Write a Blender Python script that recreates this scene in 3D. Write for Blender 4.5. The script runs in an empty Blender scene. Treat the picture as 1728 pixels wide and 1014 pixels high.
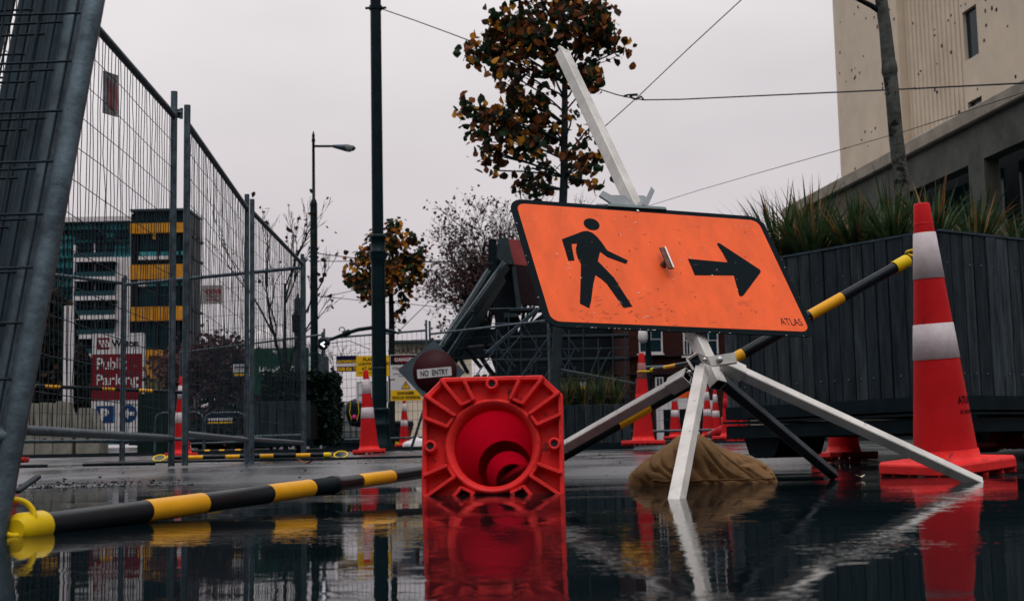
import bpy, math, random
from mathutils import Vector as V, Matrix, noise
from math import sin, cos, pi, radians as rad

# ---------------------------------------------------------------- camera
scene = bpy.context.scene
col = scene.collection
F = 2268.0                      # focal length in photograph pixels (1728 wide)
PITCH, ROLL, EYE = math.atan(259/2268.0), rad(1.2), 0.10
cd = bpy.data.cameras.new("camera")
cam = bpy.data.objects.new("camera", cd); col.objects.link(cam); scene.camera = cam
cd.sensor_width = 36; cd.lens = 36*F/1728; cd.clip_start = 0.05; cd.clip_end = 3000
cam.location = (0, 0, EYE)
cam.matrix_world = Matrix.Translation((0, 0, EYE)) @ Matrix.Rotation(pi/2+PITCH, 4, 'X') @ Matrix.Rotation(-ROLL, 4, 'Z')
cd.dof.use_dof = True; cd.dof.focus_distance = 3.7; cd.dof.aperture_fstop = 14

# ---------------------------------------------------------------- world and sun
SUN_EL, SUN_AZ = rad(68), rad(165)
w = bpy.data.worlds.new("World"); scene.world = w; w.use_nodes = True
nt = w.node_tree; nt.nodes.clear()
N = nt.nodes.new; L = nt.links.new
out = N('ShaderNodeOutputWorld'); bg1 = N('ShaderNodeBackground'); bg2 = N('ShaderNodeBackground'); add = N('ShaderNodeAddShader')
sky = N('ShaderNodeTexSky'); sky.sky_type = 'NISHITA'; sky.sun_disc = False
sky.sun_elevation = SUN_EL; sky.sun_rotation = SUN_AZ
L(sky.outputs[0], bg1.inputs[0]); bg1.inputs[1].default_value = 0.006
tc = N('ShaderNodeTexCoord'); sep = N('ShaderNodeSeparateXYZ'); L(tc.outputs['Generated'], sep.inputs[0])
ramp = N('ShaderNodeValToRGB'); cr = ramp.color_ramp                     # overcast: bright overhead, dimmer at the horizon
cr.elements[0].position = 0.0; cr.elements[0].color = (0.45, 0.405, 0.43, 1)
cr.elements[1].position = 1.0; cr.elements[1].color = (1.5, 1.46, 1.47, 1)
for p_, c_ in ((0.08, (0.52, 0.472, 0.495)), (0.18, (0.645, 0.595, 0.61)), (0.32, (0.79, 0.745, 0.75)), (0.5, (1.05, 1.01, 1.01))):
    e = cr.elements.new(p_); e.color = (*c_, 1)
L(sep.outputs[2], ramp.inputs[0])
ns = N('ShaderNodeTexNoise'); ns.inputs['Scale'].default_value = 1.7; ns.inputs['Detail'].default_value = 4
mp = N('ShaderNodeMapping'); mp.inputs['Scale'].default_value = (1, 1, 2.6); mp.inputs['Location'].default_value = (0.35, 0.1, 0.2)
L(tc.outputs['Generated'], mp.inputs[0]); L(mp.outputs[0], ns.inputs[0])
mr = N('ShaderNodeMapRange'); mr.inputs[1].default_value = 0.3; mr.inputs[2].default_value = 0.7
mr.inputs[3].default_value = 0.84; mr.inputs[4].default_value = 1.17; L(ns.outputs[0], mr.inputs[0])
mx = N('ShaderNodeVectorMath'); mx.operation = 'SCALE'; L(ramp.outputs[0], mx.inputs[0]); L(mr.outputs[0], mx.inputs['Scale'])
# the street around and behind the viewpoint takes away the low sky there
ma = N('ShaderNodeMapRange'); ma.inputs[1].default_value = 0.05; ma.inputs[2].default_value = 0.6; ma.inputs[3].default_value = 1; ma.inputs[4].default_value = 0; L(sep.outputs[1], ma.inputs[0])
mb_ = N('ShaderNodeMapRange'); mb_.inputs[1].default_value = 0.12; mb_.inputs[2].default_value = 0.6; mb_.inputs[3].default_value = .86; mb_.inputs[4].default_value = 0; L(sep.outputs[2], mb_.inputs[0])
mm = N('ShaderNodeMath'); mm.operation = 'MULTIPLY'; L(ma.outputs[0], mm.inputs[0]); L(mb_.outputs[0], mm.inputs[1])
m1 = N('ShaderNodeMath'); m1.operation = 'SUBTRACT'; m1.inputs[0].default_value = 1; L(mm.outputs[0], m1.inputs[1])
mx2 = N('ShaderNodeVectorMath'); mx2.operation = 'SCALE'; L(mx.outputs[0], mx2.inputs[0]); L(m1.outputs[0], mx2.inputs['Scale'])
L(mx2.outputs[0], bg2.inputs[0]); bg2.inputs[1].default_value = 1.0
L(bg1.outputs[0], add.inputs[0]); L(bg2.outputs[0], add.inputs[1]); L(add.outputs[0], out.inputs[0])

sl = bpy.data.lights.new("sun", 'SUN'); sl.energy = 0.9; sl.angle = rad(35); sl.color = (1.0, 0.95, 0.9)
so = bpy.data.objects.new("sun", sl); col.objects.link(so)
sd = V((sin(SUN_AZ)*cos(SUN_EL), cos(SUN_AZ)*cos(SUN_EL), sin(SUN_EL)))   # towards the sun
so.rotation_euler = sd.to_track_quat('Z', 'Y').to_euler(); so.location = sd*50

vs = scene.view_settings
scene.display_settings.display_device = 'sRGB'
vs.view_transform = 'Standard'; vs.look = 'None'; vs.exposure = 0.0; vs.gamma = 1.0; vs.use_curve_mapping = False
cy = scene.cycles
cy.max_bounces = 8; cy.transparent_max_bounces = 16; cy.caustics_reflective = False; cy.caustics_refractive = False
cy.use_denoising = True; cy.sample_clamp_indirect = 6

# ---------------------------------------------------------------- helpers
FW = V((0, cos(PITCH), sin(PITCH))); UP0 = V((0, -sin(PITCH), cos(PITCH))); RT0 = V((1, 0, 0))
UP = UP0*cos(ROLL)+RT0*sin(ROLL); RT = RT0*cos(ROLL)-UP0*sin(ROLL); CAM = V((0, 0, EYE))
def ray(x, y): return FW+RT*((x-864)/F)-UP*((y-507)/F)
def at(x, y, Y):
    d = ray(x, y); return CAM+d*(Y/d.y)
def R(seed): return random.Random(seed)

def s2l(c): return tuple(((v/255)/12.92 if v/255 <= .04045 else ((v/255+.055)/1.055)**2.4) for v in c)
MATS = {}
def mat(name, rgb, rough=.6, metal=0., vary=.15, scale=8., bump=0., bscale=60., rgb2=None, spots=None, trans=0., spec=.12, coat=0., stretch=None, emit=0., trgb=None):
    if name in MATS: return MATS[name]
    def deep(c_):                                                  # deep cool shadows graded into the base colours: darks darkened and cooled
        k_ = min(1, (max(c_)/.5))**.32; q_ = 1-k_
        g_ = min(c_)/max(max(c_), 1e-4)                             # greys turn cool, strong colours stay
        return (c_[0]*k_*(1-.50*q_*g_), c_[1]*k_, c_[2]*k_*(1+.40*q_*g_))
    if not emit: rgb = deep(rgb); rgb2 = deep(rgb2) if rgb2 else None; spots = (deep(spots[0]),)+tuple(spots[1:]) if spots else None
    m = bpy.data.materials.new(name); m.use_nodes = True; t = m.node_tree; n = t.nodes; l = t.links
    b = n['Principled BSDF']; c = (*rgb, 1)
    b.inputs['Roughness'].default_value = rough; b.inputs['Metallic'].default_value = metal
    b.inputs['Specular IOR Level'].default_value = spec
    if coat: b.inputs['Coat Weight'].default_value = coat; b.inputs['Coat Roughness'].default_value = .12
    co = n.new('ShaderNodeTexCoord'); src = co.outputs['Object']
    if stretch:
        q = n.new('ShaderNodeMapping'); q.inputs['Scale'].default_value = stretch; l.new(src, q.inputs[0]); src = q.outputs[0]
    nz = n.new('ShaderNodeTexNoise'); nz.inputs['Scale'].default_value = scale; nz.inputs['Detail'].default_value = 6; nz.inputs['Roughness'].default_value = .65
    l.new(src, nz.inputs[0])
    r = n.new('ShaderNodeValToRGB'); lo = tuple(v*(1-vary) for v in rgb); hi = tuple(min(1, v*(1+vary)) for v in (rgb2 or rgb))
    r.color_ramp.elements[0].position = .33; r.color_ramp.elements[0].color = (*lo, 1)
    r.color_ramp.elements[1].position = .67; r.color_ramp.elements[1].color = (*hi, 1)
    l.new(nz.outputs[0], r.inputs[0]); colr = r.outputs[0]
    if spots:                                                     # (colour, scale, threshold): dirt or chips of their own shape
        sc, ss, th = spots
        n2 = n.new('ShaderNodeTexNoise'); n2.inputs['Scale'].default_value = ss; n2.inputs['Detail'].default_value = 8; n2.inputs['Roughness'].default_value = .75
        l.new(co.outputs['Object'], n2.inputs[0])
        r2 = n.new('ShaderNodeMapRange'); r2.inputs[1].default_value = th; r2.inputs[2].default_value = th+.06; l.new(n2.outputs[0], r2.inputs[0])
        mx_ = n.new('ShaderNodeMix'); mx_.data_type = 'RGBA'; l.new(r2.outputs[0], mx_.inputs[0]); l.new(colr, mx_.inputs[6]); mx_.inputs[7].default_value = (*sc, 1)
        colr = mx_.outputs[2]
    l.new(colr, b.inputs['Base Color'])
    rr = n.new('ShaderNodeMapRange'); rr.inputs[3].default_value = max(.02, rough-.12); rr.inputs[4].default_value = min(1, rough+.12)
    l.new(nz.outputs[0], rr.inputs[0]); l.new(rr.outputs[0], b.inputs['Roughness'])
    if bump:
        n3 = n.new('ShaderNodeTexNoise'); n3.inputs['Scale'].default_value = bscale; n3.inputs['Detail'].default_value = 5; l.new(src, n3.inputs[0])
        bp = n.new('ShaderNodeBump'); bp.inputs['Strength'].default_value = bump; bp.inputs['Distance'].default_value = .004
        l.new(n3.outputs[0], bp.inputs['Height']); l.new(bp.outputs[0], b.inputs['Normal'])
    if trans:
        tr = n.new('ShaderNodeBsdfTranslucent'); (l.new(colr, tr.inputs[0]) if not trgb else None); tr.inputs[0].default_value = (*(trgb or rgb), 1); ms = n.new('ShaderNodeMixShader'); ms.inputs[0].default_value = trans
        o = n['Material Output']; l.new(b.outputs[0], ms.inputs[1]); l.new(tr.outputs[0], ms.inputs[2]); l.new(ms.outputs[0], o.inputs[0])
    if emit:
        b.inputs['Emission Color'].default_value = c; b.inputs['Emission Strength'].default_value = emit
    MATS[name] = m; return m

class MB:
    def __init__(s): s.v = []; s.f = []; s.m = []; s.s = []
    def add(s, vs_, fs, mi=0, sm=False):
        o = len(s.v); s.v.extend(V(p) for p in vs_)
        for f in fs: s.f.append(tuple(i+o for i in f)); s.m.append(mi); s.s.append(sm)
    def box(s, c, d, mi=0, M=None, bev=0.):
        x, y, z = (q/2 for q in d); c = V(c)
        if bev:
            k = bev; vv = []
            for sx in (-1, 1):
                for sy in (-1, 1):
                    for sz in (-1, 1): vv += [(sx*(x-k), sy*(y-k), sz*z), (sx*(x-k), sy*y, sz*(z-k)), (sx*x, sy*(y-k), sz*(z-k))]
            import bmesh
            bm = bmesh.new(); [bm.verts.new(p) for p in vv]; bmesh.ops.convex_hull(bm, input=bm.verts)
            bm.verts.index_update(); vv = [v.co.copy() for v in bm.verts]; ff = [tuple(v.index for v in f.verts) for f in bm.faces]; bm.free()
        else:
            vv = [(a*x, b*y, e*z) for a in (-1, 1) for b in (-1, 1) for e in (-1, 1)]
            ff = [(0, 1, 3, 2), (4, 6, 7, 5), (0, 4, 5, 1), (2, 3, 7, 6), (0, 2, 6, 4), (1, 5, 7, 3)]
        s.add([(M @ V(p) if M else V(p))+c for p in vv], ff, mi)
    def bar(s, a, b, wx, wy, up=(0, 0, 1), mi=0, bev=0.):             # square bar from a to b
        a = V(a); b = V(b); d = b-a; z = d.normalized(); u = V(up)
        x = u.cross(z)
        if x.length < 1e-4: x = V((1, 0, 0)).cross(z)
        x.normalize(); y = z.cross(x); M = Matrix((x, y, z)).transposed()
        s.box((a+b)/2, (wx, wy, d.length), mi, M, bev)
    def prism(s, poly, z0, z1, mi=0, M=None, off=(0, 0, 0)):
        n = len(poly); off = V(off)
        T = lambda p: (M @ V(p) if M else V(p))+off
        s.add([T((x, y, z0)) for x, y in poly]+[T((x, y, z1)) for x, y in poly],
              [tuple(range(n-1, -1, -1)), tuple(range(n, 2*n))]+[(i, (i+1) % n, (i+1) % n+n, i+n) for i in range(n)], mi)
    def tube(s, pts, r, n=10, mi=0, sm=True, cap=True):
        pts = [V(p) for p in pts]; k = len(pts)
        rs = r if isinstance(r, (list, tuple)) else [r]*k
        ref = None; vv = []
        for i, p in enumerate(pts):
            d = (pts[min(i+1, k-1)]-pts[max(i-1, 0)]).normalized()
            if ref is None: ref = V((0, 0, 1)) if abs(d.z) < .9 else V((1, 0, 0))
            x = (ref-d*ref.dot(d)).normalized(); y = d.cross(x); ref = x
            for j in range(n):
                a = 2*pi*j/n; vv.append(p+(x*cos(a)+y*sin(a))*rs[i])
        ff = [(i*n+j, i*n+(j+1) % n, (i+1)*n+(j+1) % n, (i+1)*n+j) for i in range(k-1) for j in range(n)]
        s.add(vv, ff, mi, sm)
        if cap and n > 3: s.add(vv[:n], [tuple(range(n-1, -1, -1))], mi); s.add(vv[-n:], [tuple(range(n))], mi)
    def lathe(s, prof, n=24, mi=0, M=None, off=(0, 0, 0), sm=True, close=False):
        off = V(off); T = lambda p: (M @ V(p) if M else V(p))+off; k = len(prof)
        vv = [T((r*cos(2*pi*j/n), r*sin(2*pi*j/n), z)) for r, z in prof for j in range(n)]
        rng = range(k) if close else range(k-1)
        s.add(vv, [(i*n+j, i*n+(j+1) % n, ((i+1) % k)*n+(j+1) % n, ((i+1) % k)*n+j) for i in rng for j in range(n)], mi, sm)
    def build(s, name, mats, parent=None, org=(0, 0, 0)):
        me = bpy.data.meshes.new(name); org = V(org)
        me.from_pydata([p-org for p in s.v], [], s.f)
        for m in (mats if isinstance(mats, (list, tuple)) else [mats]): me.materials.append(m)
        me.polygons.foreach_set('material_index', s.m); me.polygons.foreach_set('use_smooth', s.s); me.update()
        o = bpy.data.objects.new(name, me); col.objects.link(o)
        if parent: o.parent = parent
        else: o.location = org
        return o

def tag(o, label, cat, group=None):
    o['label'] = label; o['category'] = cat
    if group: o['group'] = group
    return o
def thing(name, label, cat, loc=(0, 0, 0), group=None):
    o = bpy.data.objects.new(name, None); o.empty_display_size = .05; col.objects.link(o); o.location = loc
    return tag(o, label, cat, group)
def copy_tree(o, parent=None):
    c = o.copy(); col.objects.link(c); c.parent = parent
    for ch in list(o.children): copy_tree(ch, c)
    return c
def struct(o): o['kind'] = 'structure'; return o

_tc = {}
def text_geo(s, bold=0.):
    k = (s, bold)
    if k not in _tc:
        cu = bpy.data.curves.new('t', 'FONT'); cu.body = s; cu.size = 1; cu.offset = bold; cu.resolution_u = 3
        o = bpy.data.objects.new('t', cu); col.objects.link(o)
        me = bpy.data.meshes.new_from_object(o.evaluated_get(bpy.context.evaluated_depsgraph_get()))
        vv = [v.co.copy() for v in me.vertices]; ff = [tuple(p.vertices) for p in me.polygons]
        bpy.data.objects.remove(o); bpy.data.curves.remove(cu); bpy.data.meshes.remove(me)
        _tc[k] = (vv, ff)
    return _tc[k]
def put_text(mb, s, cx, cy_, w_, h_, T, mi, bold=.012):
    """text stretched to a w x h box about (cx, cy); T maps 2-D board coordinates to 3-D"""
    vv, ff = text_geo(s, bold)
    x0 = min(v.x for v in vv); x1 = max(v.x for v in vv); y0 = min(v.y for v in vv); y1 = max(v.y for v in vv)
    mb.add([T(cx+((v.x-x0)/(x1-x0)-.5)*w_, cy_+((v.y-y0)/(y1-y0)-.5)*h_) for v in vv], ff, mi)

def rrect(w_, h_, r, n=5):
    pts = []
    for cx, cy_, a0 in ((w_/2-r, h_/2-r, 0), (-w_/2+r, h_/2-r, pi/2), (-w_/2+r, -h_/2+r, pi), (w_/2-r, -h_/2+r, 1.5*pi)):
        pts += [(cx+r*cos(a0+pi/2*i/n), cy_+r*sin(a0+pi/2*i/n)) for i in range(n+1)]
    return pts

# ---------------------------------------------------------------- materials
galv = mat('galvanised_steel', (.115, .14, .155), .45, .65, .5, 14, .25, 90, spots=((.07, .08, .09), 22, .60))
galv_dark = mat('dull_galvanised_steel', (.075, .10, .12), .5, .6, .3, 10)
galv_wire = mat('wire_steel', (.035, .05, .06), .55, .3, .2, 10)
alu = mat('white_painted_steel', (.56, .545, .525), .45, .1, .18, 12, .12, 140, spots=((.28, .27, .26), 30, .61))
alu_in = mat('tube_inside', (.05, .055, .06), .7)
steel_bolt = mat('zinc_bolt', (.55, .55, .55), .3, .9, .1)
rust = mat('rusty_steel', (.20, .09, .07), .7, .3, .3, 40)
s_orange = mat('orange_sign_sheet', (.76, .104, .022), .42, 0, .12, 7, .06, 300, spots=((.52, .075, .025), 13, .63), stretch=(2.5, 1, 1))
s_black = mat('black_sign_paint', (.006, .018, .025), .55, 0, .3, 10, spots=((.30, .13, .10), 26, .735), spec=.03)
c_red = mat('red_cone_rubber', (.71, .022, .028), .45, 0, .18, 5, .15, 120, spots=((.30, .022, .02), 15, .60), trans=.42, trgb=(.62, .003, .022))
c_base = mat('red_cone_base_rubber', (.72, .030, .030), .42, 0, .14, 12, .25, 90, spots=((.24, .03, .028), 20, .585))
c_band = mat('white_reflective_band', (.56, .495, .52), .4, 0, .12, 20, .25, 260, spots=((.20, .18, .19), 45, .64))
c_band_worn = mat('worn_dull_band', (.30, .12, .12), .6, 0, .3, 20)
blk_plastic = mat('black_plastic', (.012, .020, .026), .33, 0, .3, 12, .1, 200)
yel_plastic = mat('yellow_plastic', (.70, .33, .012), .36, 0, .12, 10, .1, 150, spots=((.40, .2, .02), 20, .7))
cap_yel = mat('yellow_end_cap', (.66, .45, .008), .38, 0, .12, 10, .1, 150, spots=((.15, .10, .02), 14, .64))
teal_paint = mat('dark_teal_paint', (.006, .026, .034), .35, 0, .3, 6, .1, 60)
timber = mat('blackened_timber', (.022, .032, .040), .62, 0, .45, 5, .5, 40, rgb2=(.040, .050, .056), stretch=(6, 6, .7))
timber2 = mat('grey_timber', (.035, .044, .05), .65, 0, .45, 5, .5, 40, rgb2=(.06, .068, .07), stretch=(6, 6, .7))
timber3 = mat('silvered_timber', (.042, .05, .055), .65, 0, .5, 5, .5, 40, rgb2=(.08, .088, .092), stretch=(7, 7, .6))
dark_steel = mat('dark_steel_channel', (.012, .028, .035), .4, .3, .3, 6)
soil = mat('soil', (.02, .018, .014), .9)
sack = mat('brown_sack', (.27, .145, .062), .8, 0, .18, 7, .9, 420, rgb2=(.33, .185, .085), spots=((.17, .085, .036), 5, .60))
concrete = mat('weathered_concrete', (.26, .235, .19), .85, 0, .25, 3, .3, 30)
concrete_d = mat('dark_stained_concrete', (.145, .132, .112), .85, 0, .3, 1.2, .3, 12)
cream = mat('cream_wall', (.68, .575, .455), .85, 0, .10, .6, .2, 8, spots=((.26, .21, .16), 2.6, .70))
white_p = mat('white_panel', (.66, .62, .64), .6, 0, .08, 1)
glass_teal = mat('teal_glass', (.03, .22, .26), .2, 0, .4, .25, rgb2=(.07, .36, .40))
glass_dark = mat('dark_glass', (.010, .045, .06), .1, 0, .4, .3)
dark_wall = mat('dark_cladding', (.022, .026, .034), .5, 0, .3, .4)
ochre = mat('orange_yellow_panel', (.50, .22, .02), .6, 0, .25, .6)
brick = mat('dark_red_brick', (.075, .026, .020), .85, 0, .35, 6, .4, 25)
maroon = mat('maroon_sign_face', (.20, .012, .02), .4, 0, .1, 2)
sign_w = mat('white_sign_face', (.58, .56, .58), .45, 0, .06, 6)
sign_y = mat('yellow_sign_face', (.72, .42, .01), .45, 0, .08, 6)
sign_k = mat('black_lettering', (.012, .016, .02), .5)
sign_b = mat('blue_sign_face', (.01, .055, .20), .45)
sign_navy = mat('navy_sign_face', (.008, .014, .07), .45)
green_fab = mat('green_banner', (.008, .10, .055), .6, 0, .3, .8)
bark_grey = mat('mottled_grey_bark', (.125, .115, .095), .9, 0, .5, 14, 1.0, 45, spots=((.02, .02, .016), 9, .52))
bark_dark = mat('dark_bark', (.020, .022, .022), .85, 0, .4, 12, .5, 50)
leaf_g = mat('dark_green_leaf', (.030, .062, .026), .5, 0, .4, 9, trans=.35)
leaf_b = mat('brown_leaf', (.26, .085, .028), .6, 0, .4, 9, trans=.35)
leaf_o = mat('orange_leaf', (.62, .27, .03), .6, 0, .35, 9, trans=.45)
leaf_d = mat('dark_brown_leaf', (.075, .035, .018), .6, 0, .4, 9, trans=.25)
ever = mat('evergreen_leaf', (.010, .030, .022), .6, 0, .4, 4, trans=.2)
ever2 = mat('evergreen_leaf_light', (.022, .055, .032), .6, 0, .4, 4, trans=.2)
dusk = mat('dull_purple_brown_leaf', (.13, .060, .058), .7, 0, .4, 4, trans=.25)
grass_a = mat('flax_blade', (.034, .074, .036), .5, 0, .55, 9, rgb2=(.075, .12, .045), trans=.3)
grass_b = mat('dry_flax_blade', (.26, .14, .05), .6, 0, .4, 9, trans=.25)
lampglass = mat('lamp_bowl', (.35, .33, .33), .15, 0, .1, 4, trans=.4)
ibc = mat('cloudy_tank_plastic', (.42, .42, .40), .5, 0, .15, 3, trans=.3)
stone_ch = mat('dark_church_stone', (.022, .026, .030), .8, 0, .4, 2)
stone_l = mat('grey_church_stone', (.07, .082, .085), .8, 0, .3, 2)
roof_red = mat('faded_red_roof', (.36, .075, .075), .8, 0, .2, 1)
slate = mat('brown_slate', (.06, .030, .035), .8, 0, .4, 5, stretch=(1, 1, 5))
led = mat('lit_signal_arrow', (.85, .88, .95), .4, 0, 0, 5, emit=1.3)

# ---------------------------------------------------------------- ground and water
def smooth(a, b, x):
    t = max(0, min(1, (x-a)/(b-a))); return t*t*(3-2*t)
PROF = [(-60, -.07), (3.6, -.07), (4.4, -.035), (5.4, -.012), (6.2, 0.008), (7.4, .062), (10, .075), (13, .105), (20, .20), (25, .27), (60, .66), (150, 1.7), (400, 4.4), (1500, 17)]
def ground_z(x, y):
    ys = y-2.6*smooth(.7, 1.6, x)*smooth(2.8, 5.5, y)*(1-smooth(9, 14, y))     # the puddle reaches further back on the right
    for (a, za), (b, zb) in zip(PROF, PROF[1:]):
        if ys <= b: z = za+(zb-za)*max(0, (ys-a))/(b-a); break
    if y < 30: z += .012*(noise.noise((x*.55, y*.55, 0)))+.004*noise.noise((x*2.3, y*2.3, 3))
    if y < 4.9 and x > 1.2: z = max(z, -.02-.03*(4.9-y))
    return z
def make_ground():
    ys = [-60, -20, -5, 0]+[0.5*i for i in range(1, 7)]+[3+.08*i for i in range(1, 70)]+[8.6+.25*i for i in range(1, 60)]+[25, 30, 40, 60, 90, 150, 250, 400, 800, 1500]
    xs = [-900, -300, -100, -50, -25, -12]+[-8+.12*i for i in range(0, 134)]+[12, 25, 50, 100, 300, 900]
    mb = MB(); n = len(xs)
    mb.add([(x, y, ground_z(x, y)) for y in ys for x in xs], [(j*n+i, j*n+i+1, (j+1)*n+i+1, (j+1)*n+i) for j in range(len(ys)-1) for i in range(n-1)], 0, True)
    m = bpy.data.materials.new('wet_asphalt'); m.use_nodes = True; t = m.node_tree; n_ = t.nodes; l = t.links; b = n_['Principled BSDF']
    co = n_.new('ShaderNodeTexCoord')
    a = n_.new('ShaderNodeTexNoise'); a.inputs['Scale'].default_value = 1.3; a.inputs['Detail'].default_value = 7; l.new(co.outputs['Object'], a.inputs[0])
    c = n_.new('ShaderNodeTexNoise'); c.inputs['Scale'].default_value = 130; c.inputs['Detail'].default_value = 3; l.new(co.outputs['Object'], c.inputs[0])
    r = n_.new('ShaderNodeValToRGB'); r.color_ramp.elements[0].position = .35; r.color_ramp.elements[0].color = (.022, .028, .033, 1)
    r.color_ramp.elements[1].position = .65; r.color_ramp.elements[1].color = (.050, .056, .062, 1); l.new(a.outputs[0], r.inputs[0]); l.new(r.outputs[0], b.inputs['Base Color'])
    q = n_.new('ShaderNodeMapRange'); q.inputs[1].default_value = .35; q.inputs[2].default_value = .62; q.inputs[3].default_value = .07; q.inputs[4].default_value = .34
    l.new(a.outputs[0], q.inputs[0]); l.new(q.outputs[0], b.inputs['Roughness']); b.inputs['Specular IOR Level'].default_value = .16
    bp = n_.new('ShaderNodeBump'); bp.inputs['Strength'].default_value = .35; bp.inputs['Distance'].default_value = .0025
    l.new(c.outputs[0], bp.inputs['Height']); l.new(bp.outputs[0], b.inputs['Normal'])
    struct(mb.build('asphalt_road', m))
make_ground()
def make_water():
    m = bpy.data.materials.new('puddle_water'); m.use_nodes = True; t = m.node_tree; n_ = t.nodes; l = t.links; b = n_['Principled BSDF']
    b.inputs['Base Color'].default_value = (.003, .006, .008, 1); b.inputs['Roughness'].default_value = .015; b.inputs['IOR'].default_value = 1.33
    co = n_.new('ShaderNodeTexCoord')
    def nz(scale, st, det=2):
        mpp = n_.new('ShaderNodeMapping'); mpp.inputs['Scale'].default_value = st; l.new(co.outputs['Object'], mpp.inputs[0])
        a = n_.new('ShaderNodeTexNoise'); a.inputs['Scale'].default_value = scale; a.inputs['Detail'].default_value = det; l.new(mpp.outputs[0], a.inputs[0]); return a.outputs[0]
    fine = nz(38, (.8, 1.0, 1), 2); broad = nz(7, (.6, 1, 1), 2); mask = nz(1.6, (.5, 1.3, 1), 3)
    k = n_.new('ShaderNodeMapRange'); k.inputs[1].default_value = .45; k.inputs[2].default_value = .66; k.inputs[3].default_value = .12; k.inputs[4].default_value = 1.9; l.new(mask, k.inputs[0])
    f = n_.new('ShaderNodeMath'); f.operation = 'MULTIPLY'; l.new(fine, f.inputs[0]); l.new(k.outputs[0], f.inputs[1])
    g = n_.new('ShaderNodeMath'); g.operation = 'MULTIPLY_ADD'; l.new(broad, g.inputs[0]); g.inputs[1].default_value = .55; l.new(f.outputs[0], g.inputs[2])
    bp = n_.new('ShaderNodeBump'); bp.inputs['Strength'].default_value = 1.0; bp.inputs['Distance'].default_value = .00050
    l.new(g.outputs[0], bp.inputs['Height']); l.new(bp.outputs[0], b.inputs['Normal'])
    df = n_.new('ShaderNodeBsdfDiffuse'); df.inputs[0].default_value = (.002, .006, .008, 1); ms = n_.new('ShaderNodeMixShader'); ms.inputs[0].default_value = .22
    l.new(b.outputs[0], ms.inputs[1]); l.new(df.outputs[0], ms.inputs[2]); l.new(ms.outputs[0], n_['Material Output'].inputs[0])
    mb = MB(); mb.add([(-14, -6, 0), (14, -6, 0), (14, 11.5, 0), (-14, 11.5, 0)], [(0, 1, 2, 3)])
    struct(mb.build('puddle_water', m))
make_water()

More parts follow.
